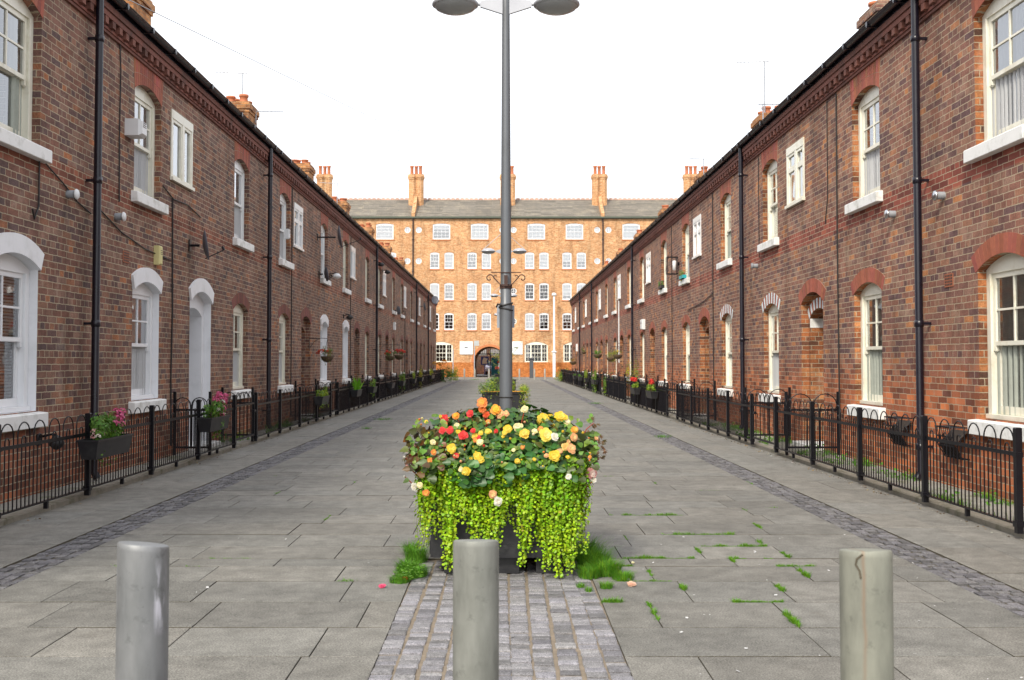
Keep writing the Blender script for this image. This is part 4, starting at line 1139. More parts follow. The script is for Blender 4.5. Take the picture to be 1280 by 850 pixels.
# ------------------------------------------------------------------ vegetation helpers
def leafmat(name, col, rough=.5, trans=.25):
    return simple(name, col, rough, var=.25, scale=30, bs_=.1, tint=True, trans=trans, spec=.4)
M['lime'] = leafmat('lime_leaf', (.24, .43, .014), .45, .35)
M['green'] = leafmat('mid_green_leaf', (.10, .22, .03), .5)
M['deep'] = leafmat('deep_green_leaf', (.045, .125, .022), .4, .15)
M['grass'] = leafmat('grass_blade', (.10, .27, .016), .6, .3)
M['petal'] = leafmat('petal', (1, 1, 1), .55, .3)
M['stem'] = leafmat('stem', (.20, .12, .05), .6, .0)
M['soil'] = simple('compost', (.035, .025, .018), 1, var=.4, scale=30, bs_=.6)

def frame(nrm, up=None):
    n = Vector(nrm).normalized(); a = Vector((R(-1, 1), R(-1, 1), R(-1, 1))) if up is None else Vector(up)
    u = n.cross(a)
    if u.length < 1e-3: u = n.cross(Vector((1, .1, .2)))
    u.normalize(); return n, u, n.cross(u)
def leaf(mb, p, nrm, size, col, shape='round', up=None, mi=0):
    n, u, w = frame(nrm, up); p = Vector(p)
    if shape == 'round':
        vs = [p + (u * cos(2 * pi * k / 6) + w * sin(2 * pi * k / 6)) * size + n * (size * .18 * (k % 2)) for k in range(6)]
        mb.add(vs, [(0, 1, 2, 3, 4, 5)], mi, col)
    elif shape == 'coin':
        vs = [p + (u * cos(2 * pi * k / 5) * 1.0 + w * sin(2 * pi * k / 5) * .85) * size for k in range(5)]
        mb.add(vs, [(0, 1, 2, 3, 4)], mi, col)
    elif shape == 'begonia':
        pr = [(0, 0, 0), (.42, .12, .12), (.55, .45, .10), (.32, .8, -.02), (.05, 1.15, -.22), (-.2, .75, -.02), (-.38, .42, .1), (-.30, .1, .12), (0.03, .5, -.06)]
        vs = [p + (u * a + w * b) * size + n * (c * size) for a, b, c in pr]
        mb.add(vs, [(0, 1, 8), (1, 2, 8), (2, 3, 8), (3, 4, 8), (4, 5, 8), (5, 6, 8), (6, 7, 8), (7, 0, 8)], mi, col, True)
    elif shape == 'star':
        pr = []
        for k in range(5):
            a = pi / 2 + (k - 2) * .62; rr = 1.0 if k == 2 else .8
            pr.append((cos(a) * rr, sin(a) * rr)); 
            if k < 4: a2 = a + .31; pr.append((cos(a2) * .42, sin(a2) * .42))
        pts = [(0, 0)] + pr
        vs = [p + (u * a + w * b) * size + n * (-.25 * (a * a + b * b) * size) for a, b in pts]
        mb.add(vs, [(0, i, i + 1) for i in range(1, len(pts) - 1)], mi, col)
    elif shape == 'blade':
        vs = [p - u * size * .07, p + u * size * .07, p + w * size * .6 + u * size * .05 + n * size * .06, p + w * size + n * size * .25]
        mb.add(vs, [(0, 1, 2), (0, 2, 3)], mi, col)
def rcol(c, v=.3, h=.12):
    k = R(1 - v, 1 + v); return (c[0] * k * R(1 - h, 1 + h), c[1] * k, c[2] * k * R(1 - h, 1 + h))
def flower(parent, p, nrm, size, cols, kind='double'):
    mb = MB(); n, u, w = frame(nrm)
    if kind == 'double':
        rings = [(7, 1.05, .05, .02), (6, .85, .28, .08), (6, .6, .55, .14), (4, .36, .8, .2)]
        for q, (cnt, rad_, lift, z0) in enumerate(rings):
            for k in range(cnt):
                a = 2 * pi * (k + .5 * q + R(-.15, .15)) / cnt
                d_ = u * cos(a) + w * sin(a); t = n.cross(d_); s_ = size * rad_ * R(.85, 1.15); ww = s_ * .46
                c = rcol(cols[min(q * len(cols) // 4, len(cols) - 1)], .12, .05)
                b0 = n * (z0 * size)
                vs = [b0, b0 + d_ * s_ * .5 + t * ww + n * s_ * lift * .35, b0 + d_ * s_ * .5 - t * ww + n * s_ * lift * .35,
                      b0 + d_ * s_ * .92 + t * ww * .7 + n * s_ * (lift * .8 - R(0, .2)), b0 + d_ * s_ * .92 - t * ww * .7 + n * s_ * (lift * .8 - R(0, .2)), b0 + d_ * s_ * 1.02 + n * s_ * (lift * .75)]
                mb.add(vs, [(0, 1, 2), (1, 3, 4, 2), (3, 5, 4)], 0, c, True)
    elif kind == 'bud':
        prof = [(.0, 0), (.35, .15), (.5, .5), (.35, .95), (0, 1.25)]
        for k in range(6):
            for j in range(4):
                a0, a1 = 2 * pi * k / 6, 2 * pi * (k + 1) / 6; (r0, h0), (r1, h1) = prof[j], prof[j + 1]
                c = rcol(cols[0], .12, .05)
                mb.add([(u * cos(a0) + w * sin(a0)) * r0 * size + n * h0 * size, (u * cos(a1) + w * sin(a1)) * r0 * size + n * h0 * size,
                        (u * cos(a1) + w * sin(a1)) * r1 * size + n * h1 * size, (u * cos(a0) + w * sin(a0)) * r1 * size + n * h1 * size], [(0, 1, 2, 3)], 0, c, True)
    else:   # head of many small florets
        for k in range(26):
            v = Vector((R(-1, 1), R(-1, 1), R(-.3, 1)))
            if v.length < .2: continue
            v.normalize(); pos = v * size * R(.75, 1.0)
            for j in range(3):
                leaf(mb, pos + v * .002, v + Vector((R(-.4, .4), R(-.4, .4), R(-.4, .4))), size * R(.22, .34), rcol(random.choice(cols), .15, .06), 'coin')
    return mb.put('flower', M['petal'], parent, p)

# ------------------------------------------------------------------ planters down the middle
def planter(y, label, w=.95):
    po = empty('street_planter', (0.0, y, 0), label=label, cat='planter', group='square black planters round the lamp posts')
    h0, h1 = .115, .70; a = w / 2
    mb = MB()
    t = .03
    for (x0, x1, y0, y1) in ((-a, a, -a, -a + t), (-a, a, a - t, a), (-a, -a + t, -a + t, a - t), (a - t, a, -a + t, a - t)): mb.box(x0, x1, y0, y1, h0, h1 - .001)
    mb.box(-a + t, a - t, -a + t, a - t, h0, h0 + .02)
    mb.put('body', M['planterblack'], po)
    mb = MB()
    for s in (-1, 1):
        for ax in (0, 1):
            def bx(u0, u1, v0, v1, z0, z1):
                if ax == 0: mb.box(u0, u1, v0, v1, z0, z1)
                else: mb.box(v0, v1, u0, u1, z0, z1)
            v0, v1 = sorted((s * a, s * (a + .022)))
            bx(-a + .0, -a + .09, v0, v1, h0 + .002, h1); bx(a - .09, a - .0, v0, v1, h0 + .002, h1)
            bx(-.09, .12, v0, v1, h0 + .002, h1)
            v0, v1 = sorted((s * a, s * (a + .034)))
            bx(-a + .1, a - .1, v0, v1, h0 + .004, h0 + .09)
    mb.put('panel', M['planterblack'], po)
    mb = MB(); o = a + .04
    for (x0, x1, y0, y1) in ((-o, o, -o, -a + .05), (-o, o, a - .05, o), (-o, -a + .05, -a + .05, a - .05), (a - .05, o, -a + .05, a - .05)): mb.box(x0, x1, y0, y1, h1, h1 + .045)
    mb.put('rim', M['planterblack'], po)
    for x in (-a + .16, 0.02, a - .16):
        for yy in (-a + .14, a - .14):
            mb = MB(); mb.bbox(x - .09, x + .09, yy - .1, yy + .1, .0, h0 - .001, .004); mb.put('foot', M['planterblack'], po)
    mb = MB(); mb.add([(-a + t, -a + t, .66), (a - t, -a + t, .66), (a - t, a - t, .66), (-a + t, a - t, .66)], [(0, 1, 2, 3)]); mb.put('compost', M['soil'], po)
    return po
planter(7.62, 'nearest black planter with begonias and lime trailing leaves round the tall lamp post')
planter(24.9, 'second black planter with a ledge of yellow stems, between the near and far planters')
planter(41.7, 'third black planter, mostly hidden behind the second one')
planter(58.7, 'fourth and farthest black planter with a tall sprawling shrub')

PY = 7.62
# lime creeping foliage falling over the rim, uncountable
def creeping(yc, dens=1.0, lens=None, label='', col=(1, 1, 1), a=.51, front=True):
    mb = MB()
    def strand(x, y, nx, ny, ln, start=.77):
        # climbs over the rim, bulges out then hangs
        up_ = max(0, R(-.08, .05)); start += up_ - .02; sw = R(-.07, .07); ph = R(0, 6)
        tx, ty = -ny, nx; out = R(.01, .12 if ny else .085); path = []
        nst = int((ln + .16) / .0165)
        for i in range(nst):
            s_ = i * .0165
            if s_ < .16:
                q = s_ / .16; off = -.10 - up_ + (.10 + up_ + out) * sin(q * pi / 2); z = start + .045 * sin(q * pi)
            else:
                q = s_ - .16; off = out + .012 * sin(q * 14 + ph) - min(q * .03, .02); z = start - q
            lat = sw * s_ + .016 * sin(s_ * 10 + ph)
            c = Vector((x + nx * off + tx * lat, y + ny * off + ty * lat, max(z, .012)))
            path.append(c)
            for sd in (-1, 1):
                if R(0, 1) < .13: continue
                pos = c + Vector((tx, ty, 0)) * (sd * R(.005, .026)) + Vector((nx, ny, 0)) * R(-.008, .022) + Vector((0, 0, R(-.006, .006)))
                nr = Vector((nx, ny, 0)) * R(.5, 1) + Vector((0, 0, R(.3, 1.0))) + Vector((tx, ty, 0)) * R(-.6, .6)
                tip = min(1, max(0, (s_ - ln * .5) / (ln * .5 + .001)))
                cc = rcol((.85 + .5 * tip, .95 + .25 * tip, .9) if R(0, 1) > .02 else (1.3, .7, 1.2), .45, .22)
                leaf(mb, pos, nr, R(.0075, .0165) * (1 - .2 * tip), (cc[0] * col[0], cc[1] * col[1], cc[2] * col[2]), 'coin')
        if len(path) > 2: mb.tube(path[::3] + [path[-1]], .0016, 3, 0, (.7, .55, .6), caps=False)
    for nx, ny in ((0, -1), (-1, 0), (1, 0), (0, 1)):
        cnt = int((142 if ny == -1 else 75 if nx else 40) * dens)
        for i in range(cnt):
            t = -a - .02 + (2 * a + .04) * (i + R(0, 1)) / cnt
            x = t if nx == 0 else nx * a; y = ny * a if nx == 0 else t
            if ny == -1: ln = lens(t)
            elif nx: ln = R(.25, .62) * (1 if t < .2 else .7)
            else: ln = R(.1, .4)
            if ny == -1 and i % 2 == 0: strand(x + R(-.01, .01), yc + y, nx, ny, min(max(ln, .2), R(.14, .36)), .75)
            strand(x, yc + y, nx, ny, ln * R(.72, 1.1), .745 + .035 * noise.noise(Vector((x * 5, y * 5, 2))) + R(-.02, .03))
    return mb.put('creeping_foliage', M['lime'], kind='stuff', label=label, cat='plant')
def len1(x):
    # lengths read along the front of the box; short ones leave the dark panels showing
    key = [(-.60, .62), (-.52, .60), (-.47, .24), (-.445, .20), (-.42, .62), (-.34, .70), (-.31, .40), (-.25, .36), (-.20, .48), (-.10, .58), (-.02, .52), (.02, .34), (.07, .20), (.095, .22), (.11, .50), (.16, .70), (.205, .40), (.235, .16), (.26, .55), (.33, .70), (.43, .74), (.50, .62), (.60, .6)]
    for (x0, l0), (x1, l1) in zip(key, key[1:]):
        if x0 <= x <= x1: return l0 + (l1 - l0) * (x - x0) / (x1 - x0)
    return .5
creeping(PY, 1.0, len1, 'lime green creeping leaves hanging down all sides of the nearest planter')

# begonias: a mound of plants, each with its own leaves and flowers
def dome_y(x, z, cx=0, rx=.66, ry=.62, zc=.70, rz=.40):
    q = 1 - ((x - cx) / rx) ** 2 - max(0, (z - zc) / rz) ** 2
    return PY - ry * sqrt(max(q, .02))
Yc, Oc, Rc, Wc, Pc = [(.85, .60, .04), (.90, .70, .10)], [(.85, .27, .06), (.90, .45, .08)], [(.75, .035, .035), (.8, .06, .05)], [(.85, .83, .75), (.85, .8, .65)], [(.85, .42, .40), (.88, .70, .62)]
Cr = [(.86, .78, .38), (.88, .82, .55)]; Ap = [(.86, .45, .22), (.88, .62, .28)]
PLANTS = [
 # centre x, spread, leaf tint, label, flowers (x, z, size, colours, kind)
 (-.42, .20, (2.3, .45, .7), 'bronze leaved begonia with white blooms at the left end of the planter',
   [(-.60, .60, .030, Wc, 'double'), (-.55, .635, .024, Cr, 'double'), (-.51, .585, .026, Oc, 'double'), (-.65, .74, .020, Pc, 'bud'), (-.67, .80, .020, Wc, 'bud'), (-.67, .67, .018, Wc, 'bud'), (-.62, .88, .022, Pc, 'double')]),
 (-.34, .20, (1.3, .8, 1), 'red flowered begonia with dark green leaves on the left of the mound',
   [(-.42, 1.045, .030, Rc, 'double'), (-.36, .985, .030, Rc, 'double'), (-.41, .985, .026, Rc, 'double'), (-.27, .955, .032, Rc, 'double'), (-.205, .985, .024, Rc, 'double'), (-.23, 1.09, .028, Rc, 'double'), (-.33, 1.075, .030, [(.85, .3, .03), (.9, .5, .05)], 'double'), (-.31, 1.04, .022, [(.8, .15, .03)], 'double')]),
 (-.12, .16, (.9, 1, .9), 'orange flowered begonia standing tallest just left of the lamp post',
   [(-.147, 1.165, .034, Oc, 'double'), (-.145, 1.12, .026, [(.8, .2, .03)], 'double'), (-.05, 1.115, .042, [(.9, .36, .03), (.92, .55, .05)], 'double'), (-.02, 1.085, .030, Ap, 'double'), (-.12, 1.08, .024, [(.75, .1, .02)], 'double'), (.02, 1.09, .022, Ap, 'double')]),
 (-.20, .20, (.8, 1, 1.2), 'yellow flowered begonia low at the front left of the planter',
   [(-.345, .87, .032, Yc, 'double'), (-.175, .825, .034, Yc, 'double'), (-.15, .80, .030, Yc, 'double'), (-.325, .825, .018, Cr, 'bud'), (-.155, .91, .022, Cr, 'double'), (-.245, .73, .030, Yc, 'double'), (-.28, .74, .022, Cr, 'double'), (-.255, .86, .014, Yc, 'bud'), (-.01, .785, .018, Ap, 'bud'), (-.07, .575, .028, Ap, 'double'), (-.035, .53, .030, Wc, 'double'), (-.10, .98, .026, Yc, 'double'), (-.20, .88, .016, Yc, 'bud')]),
 (.10, .18, (.8, 1.05, 1.0), 'pale yellow flowered begonia right of the lamp post at the front',
   [(.03, .995, .028, Yc, 'double'), (.01, .97, .020, Yc, 'double'), (.10, 1.0, .042, Cr, 'double'), (.145, .965, .032, [(.88, .55, .05), (.9, .7, .15)], 'double'), (.15, 1.03, .022, Ap, 'bud'), (.20, .96, .022, [(.88, .75, .5)], 'bud'), (.15, 1.12, .026, Cr, 'double'), (.12, .80, .016, Yc, 'bud'), (.05, .93, .018, Yc, 'bud')]),
 (.32, .20, (.85, 1.0, .9), 'bright yellow flowered begonia on the right of the mound',
   [(.28, 1.045, .042, Yc, 'double'), (.335, 1.045, .040, Yc, 'double'), (.29, .955, .044, [(.88, .72, .12), (.9, .8, .25)], 'double'), (.345, .945, .032, Wc, 'double'), (.41, 1.055, .040, Yc, 'double'), (.45, 1.02, .034, Cr, 'double'), (.34, .825, .044, Yc, 'double'), (.40, .975, .020, Yc, 'bud'), (.43, .69, .024, Wc, 'double'), (.26, .76, .014, Yc, 'bud')]),
 (.46, .17, (1.5, .8, .8), 'peach and pink flowered begonia leaning out at the right end of the planter',
   [(.485, .99, .034, [(.88, .40, .06), (.9, .62, .1)], 'double'), (.475, .94, .028, Ap, 'double'), (.455, .87, .036, Ap, 'double'), (.42, .88, .026, [(.88, .6, .2)], 'double'), (.60, .69, .038, Pc, 'double'), (.615, .645, .024, Wc, 'double'), (.58, .82, .022, Pc, 'double'), (.635, .93, .016, Ap, 'double')]),
]
def spray(mb, cx):
    sgn = -1 if cx < 0 else 1
    for q in range(8):
        z0 = R(.08, .34); p0 = Vector((sgn * .08, R(-.4, -.1), z0 * .7)); p1 = Vector((sgn * R(.15, .24), p0.y - .03, z0 + R(-.04, .02)))
        mb.tube([p0, (p0 + p1) / 2 + Vector((0, 0, .02)), p1], .003, 4, 1, (2, .5, .7), caps=False)
        for j in range(6): leaf(mb, p1 + Vector((R(-.035, .035), R(-.03, .03), R(-.03, .03))), (R(-.5, .5), -1, R(0, 1)), R(.022, .04), (2.6 * R(.6, 1.2), .45, .7), 'star')
for cx, sp_, tint, lab, fl in PLANTS:
    bo_ = empty('begonia', (cx, PY, .66), label=lab, cat='begonia', group='begonias in the nearest planter')
    mb = MB(); cnt = 340
    for i in range(cnt):
        x = max(-.68, min(.68, random.gauss(cx, sp_ * .72))); ang = R(-.15, 1.0) * pi
        yy = R(-1, 1); 
        rr = sqrt(max(.03, 1 - (x / .69) ** 2)); th = R(0, 1) ** .8 * pi
        y = -.64 * rr * cos(th); z = .04 + .39 * rr * sin(th) ** .8 + .06 * noise.noise(Vector((x * 6, y * 6, 1))) 
        if y < -.35 and R(0, 1) < .5: z -= R(0, .11)
        sc = R(.80, 1.06); y *= sc; z *= sc
        nr = Vector((x * 1.2 + R(-.5, .5), y * 1.3 + R(-.5, .5), abs(z) + .55 + R(-.3, .4)))
        out = Vector((x + R(-.3, .3), y - .15, -.25)); 
        t = tint if R(0, 1) < (.75 if tint[0] > 1.2 else 1) else (.9, 1, 1)
        dark = R(.45, 1.15)
        leaf(mb, (x - cx, y, z), nr, R(.035, .082), (t[0] * dark * R(.7, 1.8), t[1] * dark, t[2] * dark * R(.5, 1.3)), 'begonia', up=nr.cross(out))
    for i in range(75):   # leaves banked along the front above the rim
        x = max(-.64, min(.64, random.gauss(cx, sp_ * .75))); z = R(.07, .31); dk = R(.4, 1.15)
        leaf(mb, (x - cx, -.70 + .62 * z + R(-.04, .05) + .12 * x * x, z), (x + R(-.5, .5), -1, R(.2, 1.1)), R(.028, .07), (tint[0] * dk * R(.6, 1.5), tint[1] * dk, tint[2] * dk * R(.6, 1.2)), 'begonia', up=Vector((1, R(-.5, .5), R(-.5, .5))))
    for i in range(40 if -.4 < cx < .2 else 8):   # leaves drooping over the front edge
        x = max(-.62, min(.62, random.gauss(cx, sp_ * .6)))
        if noise.noise(Vector((x * 7, 4.2, cx))) < -.12: continue
        dk = R(.6, 1.4)
        leaf(mb, (x - cx, R(-.72, -.62), R(-.03, .12)), (R(-.5, .5), -1, R(.1, .8)), R(.04, .075), (tint[0] * dk, tint[1] * dk, tint[2] * dk), 'begonia', up=Vector((1, R(-.3, .3), R(-.4, .4))))
    # filler stems
    for i in range(26):
        x = max(-.5, min(.5, random.gauss(cx, sp_ * .8))); y = R(-.45, .35); mb.tube([(x * .8 - cx, y * .8, -.0), (x - cx, y, R(.12, .28))], .005, 4, 1, (1.2, .8, .8), caps=False)
    if abs(cx) > .4: spray(mb, cx)
    for i in range(8):     # extra small blooms and buds deeper among the leaves
        x = max(-.58, min(.58, random.gauss(cx, sp_ * .9))); z = R(.12, .40); cc = random.choice([Yc, Yc, Oc, Cr, Ap, Rc if x < 0 else Yc])
        y = -.76 + .62 * z + .12 * x * x if z < .34 else R(-.45, -.1)
        flower(bo_, (x - cx, y, z), (R(-.6, .6), -1, R(.1, 1)), R(.012, .022), cc, random.choice(['bud', 'double']))
    for i in range(60):     # fresh lighter leaves poking through
        x = max(-.62, min(.62, random.gauss(cx, sp_ * .8))); z = R(.08, .40); dk = R(.8, 1.7)
        y = -.73 + .62 * z + .12 * x * x if z < .34 else R(-.5, .1)
        leaf(mb, (x - cx, y, z), (R(-.8, .8), -1, R(.2, 1.4)), R(.02, .05), (dk * R(1.2, 2.6), dk * 1.25, dk * .8), 'begonia')
    mb.put('foliage', [M['deep'], M['stem']], bo_)
    for (x, z, s_, cols, kd) in fl:
        y = dome_y(x, z) - .06
        if abs(x) > .56: y = PY - .50
        if z < .80 and abs(x) < .56: y = PY - .70
        if z > 1.06: y = PY - .35
        if .71 < z < 1.0 and abs(x) <= .56: y = PY - .77 + .62 * (z - .66) + .12 * x * x
        f = flower(bo_, (x - cx, y - PY - .02, z - .66), (x * .5 + R(-.3, .3), -1, R(.2, .7) if z > .8 else .15), s_ * R(.75, 1.1), cols, kd)
        if z > 1.06 or abs(x) > .58:
            sm = MB(); sm.tube([(0, 0, 0), (-x * .12, .03, -.08), (-x * .25, .08, -.2 if z > 1.0 else -.05)], .004, 4, 0, (2, .6, .7), caps=False); sm.put('stem', M['stem'], bo_, f.location)

# planters 2 to 4
def shrubby(name, loc, label, n, rx, ry, rz, cols, ls=(.02, .04), shape='round', cat='plant', mat='green', droop=0, flowers=(), group=None, ncl=9, z0=0):
    o = empty(name, loc, label=label, cat=cat, group=group)
    mb = MB(); cl_ = [(R(-.75, .75) * rx, R(-.75, .75) * ry, z0 + R(.2, .8) * rz, R(.35, .6)) for _ in range(ncl)]
    for i in range(n):
        c = random.choice(cl_); v = Vector((random.gauss(0, 1), random.gauss(0, 1), random.gauss(0, 1))); v.normalize()
        rr = R(.45, 1.05) * c[3]
        p = Vector((c[0] + v.x * rx * rr, c[1] + v.y * ry * rr, c[2] + v.z * rz * rr * .9))
        if p.z < z0 - .0: 
            p.z = z0 + R(0, .04)
        if droop and R(0, 1) < droop: p.z -= R(0, rz * 1.3); p.x *= 1.12; p.y *= 1.12
        leaf(mb, p, v + Vector((0, 0, .5)), R(*ls), rcol(random.choice(cols), .3, .15), shape)
    for c in cl_: mb.tube([(c[0] * .2, c[1] * .2, z0 - .02), (c[0] * .7, c[1] * .7, c[2] * .6 + z0 * .4), (c[0], c[1], c[2])], .004, 4, 1, caps=False)
    mb.put('foliage', [M[mat], M['stem']], o)
    for (x, y, z, s_, cols_) in flowers: flower(o, (x, y, z), (R(-.4, .4), -1, .8), s_, cols_, 'head')
    return o
G1, G2, G3, GY, GB = (.8, .9, .8), (1.3, 1.2, .8), (2.2, 1.6, .8), (3.4, 1.9, .7), (1.4, .9, 1.4)
shrubby('trailing_plant', (-.25, 24.75, .70), 'low silvery green plant on the left half of the second planter', 1500, .33, .5, .34, [G1, (1.3, 1.1, 2.0), GB, GY], (.02, .04), 'star', droop=.12, group='plants of the second planter')
shrubby('trailing_plant', (.28, 24.75, .70), 'olive yellow plant spilling over the right half of the second planter', 3000, .34, .5, .36, [GY, G3, G3, (3.6, 1.4, .6)], (.02, .04), 'star', droop=.55, group='plants of the second planter')
mb = MB(); 
for q in range(30):
    x = -.5 + q / 29; mb.tube([(x - .02, 24.9 - .54, .76 + R(-.01, .01)), (x + .03, 24.9 - .545, .75 + R(-.01, .01))], .006, 4, 0, (4, 3.2, 1.0))
mb.put('dry_stems', M['stem'], None, (0, 0, 0), label='line of dry yellow stems along the rim of the second planter', cat='plant')
shrubby('trailing_plant', (0, 41.7, .7), 'low green plants in the third planter', 500, .45, .45, .15, [G1, G2], (.02, .04), 'star')
shrubby('bushy_plant', (-.12, 58.5, .70), 'green leafy plant with a red bloom on the left of the farthest planter', 600, .38, .4, .35, [G2, G2, G3], (.03, .06), 'star', droop=.3, flowers=[(-.22, -.3, .38, .11, [(.8, .05, .04), (.85, .2, .1)])])
def sapling():
    o = empty('sapling', (.1, 58.8, .68), label='tall sparse yellow green shrub rising from the farthest planter', cat='shrub')
    mb = MB(); tk = MB(); random.seed(31)
    for q in range(15):
        a = R(-1, 1); hh = R(.9, 2.5) * (1 - .25 * abs(a)); top = Vector((a * R(.7, 1.25), R(-.4, .4), hh))
        mid = Vector((top.x * .35, top.y * .5, hh * .6)); tk.tube([(0, 0, 0), mid, top], .014, 4, r1=.004)
        for i in range(30):
            t = R(.25, 1.05); p = mid.lerp(top, (t - .5) * 2) if t > .5 else Vector((0, 0, 0)).lerp(mid, t * 2)
            p = p + Vector((R(-.12, .12), R(-.12, .12), R(-.1, .1)))
            leaf(mb, p, (R(-1, 1), -1, R(0, 1)), R(.03, .055), rcol(random.choice([G3, GY, GY]), .3), 'star')
    tk.put('stem', M['stem'], o); mb.put('foliage', M['green'], o)
sapling()

# ------------------------------------------------------------------ grass and weeds
def tuft(mb, x, y, r, n, h, cols=((1, 1, 1),), z=0):
    for i in range(n):
        a = R(0, 2 * pi); q = r * sqrt(R(0, 1)); px, py = x + q * cos(a), y + q * sin(a)
        ln = R(.4, 1) * h; u = Vector((cos(a + 1.57), sin(a + 1.57), 0)); lean = Vector((R(-.6, .6) + .5 * cos(a), R(-.6, .6) + .5 * sin(a), 0)) * ln
        w = R(.0012, .0028) if h > .02 else .0014
        b = Vector((px, py, z)); m_ = b + lean * .3 + Vector((0, 0, ln * .65)); t = b + lean + Vector((0, 0, ln))
        mb.add([b - u * w, b + u * w, m_ + u * w * .7, t, m_ - u * w * .7], [(0, 1, 2, 4), (2, 3, 4)], 0, rcol(random.choice(cols), .3, .2))
random.seed(11)
mb = MB()
for (x, y, r, n, h) in ((.62, 7.35, .10, 800, .15), (.70, 7.15, .10, 800, .10), (.58, 7.05, .07, 400, .08), (.80, 7.0, .07, 350, .05), (.66, 6.72, .04, 200, .04), (.54, 6.62, .025, 90, .03), (.60, 7.7, .10, 600, .16), (.72, 7.5, .06, 250, .07), (.5, 6.75, .03, 80, .03)):
    tuft(mb, x, y, r * 1.1, n, h * 1.15, ((1, 1, 1), (1.5, 1.15, .8), (.8, .9, .8)))
mb.put('grass_tuft', M['grass'], kind='stuff', label='tall green grass growing at the right foot of the nearest planter', cat='grass')
mb = MB()
for (x, y, r, n, h) in ((-.66, 7.25, .08, 600, .09), (-.64, 7.05, .09, 600, .06), (-.68, 6.9, .07, 450, .05), (-.58, 7.1, .07, 450, .08), (-.63, 7.6, .08, 500, .13), (-.7, 8.0, .06, 200, .1)):
    tuft(mb, x, y, r, n, h)
for i in range(160):
    leaf(mb, (-.63 + R(-.1, .1), 7.05 + R(-.2, .2), R(.02, .07)), (R(-.5, .5), R(-.5, .5), 1), R(.006, .014), rcol((1.2, 1, 1.5), .2), 'coin')
mb.put('grass_tuft', M['grass'], kind='stuff', label='short grass and small weeds at the left foot of the nearest planter', cat='grass')
# grass in the joints: mostly right of the planter
mb = MB(); random.seed(23)
for (a, b) in JOINTS:
    cx, cy = (a[0] + b[0]) / 2, (a[1] + b[1]) / 2
    if cy < 4: continue
    if cy < 5.6 and R(0, 1) < .6: continue
    nz = noise.noise(Vector((cx * .8, cy * .7, 7.7)))
    right = .75 < cx < 2.3 and 5.9 < cy < 10
    p = (1 if nz > -.3 else .55) if right and cy < 9 else .35 if right else .10 if right else (.10 if cx < -.2 else .14)
    if R(0, 1) > p: continue
    L_ = sqrt((a[0] - b[0]) ** 2 + (a[1] - b[1]) ** 2); t0 = R(0, .6); t1 = min(1, t0 + R(.1, .8) * (1 if right else .5) / max(L_, .3))
    k = int((t1 - t0) * L_ * (4200 if right else 1100) * R(.3, 1))
    for i in range(k):
        t = t0 + (t1 - t0) * R(0, 1)
        if noise.noise(Vector((cx * 3 + t * L_ * 7, cy * 9, 4.4))) < -.28: continue
        e = max(.05, min(1, .55 + 1.6 * noise.noise(Vector((cx * 9 + t * L_ * 11, cy * 5, 0)))))
        tuft(mb, a[0] + (b[0] - a[0]) * t, a[1] + (b[1] - a[1]) * t, .005 + .026 * e * R(.2, 1), 1, R(.3, 1.2) * (.010 + .022 * e) * (1.2 if right else .8), ((1, 1, 1), (1.4, 1.1, .8)), -.006)
mb.put('joint_grass', M['grass'], kind='stuff', label='bright grass rooted in the joints of the paving, thickest right of the planter', cat='grass')
mb = MB()
for i in range(2600):
    x = random.choice([R(4.42, 5.02), R(4.85, 5.02), R(4.42, 4.55)]); y = R(8.5, 24) ; 
    if noise.noise(Vector((x * 2, y * .8, 0))) > .12: tuft(mb, x, y, .02, 5, R(.03, .12), ((1, 1, 1), (1.5, 1, .8), (.7, .8, .8)), .05)
for i in range(500):
    x = R(4.45, 5.0); y = R(8.5, 22)
    if noise.noise(Vector((x * 2, y * .8, 0))) > .05: leaf(mb, (x, y, .05 + R(0, .12)), (R(-.5, .5), R(-1, .2), 1), R(.012, .03), rcol((1, 1, 1), .3), 'round')
mb.put('yard_weeds', M['grass'], kind='stuff', label='straggly weeds in the narrow yards behind the right railings', cat='weeds')
mb = MB()
for i in range(500):
    x = R(-4.9, -4.55); y = R(18, 27)
    if noise.noise(Vector((x * 2, y * .8, 5))) > 0: tuft(mb, x, y, .03, 7, R(.05, .25), ((.8, .8, .8), (1.2, 1, .8)), .05)
mb.put('yard_weeds', M['grass'], kind='stuff', label='dark weeds in the yard behind the second left railing', cat='weeds')
mb = MB()
for (x, y, r, n) in ((-2.3, 83.4, .5, 500), (-1.0, 82.5, .5, 300), (.9, 82.8, .4, 300), (-3.0, 26, .25, 260), (-2.95, 22.5, .12, 120), (3.05, 20, .2, 160), (3.2, 36, .3, 200)): tuft(mb, x, y, r, n, .06, ((1, 1, 1), (.6, .7, .8)))
mb.put('joint_grass', M['grass'], kind='stuff', label='small far patches of grass on the street paving', cat='grass')

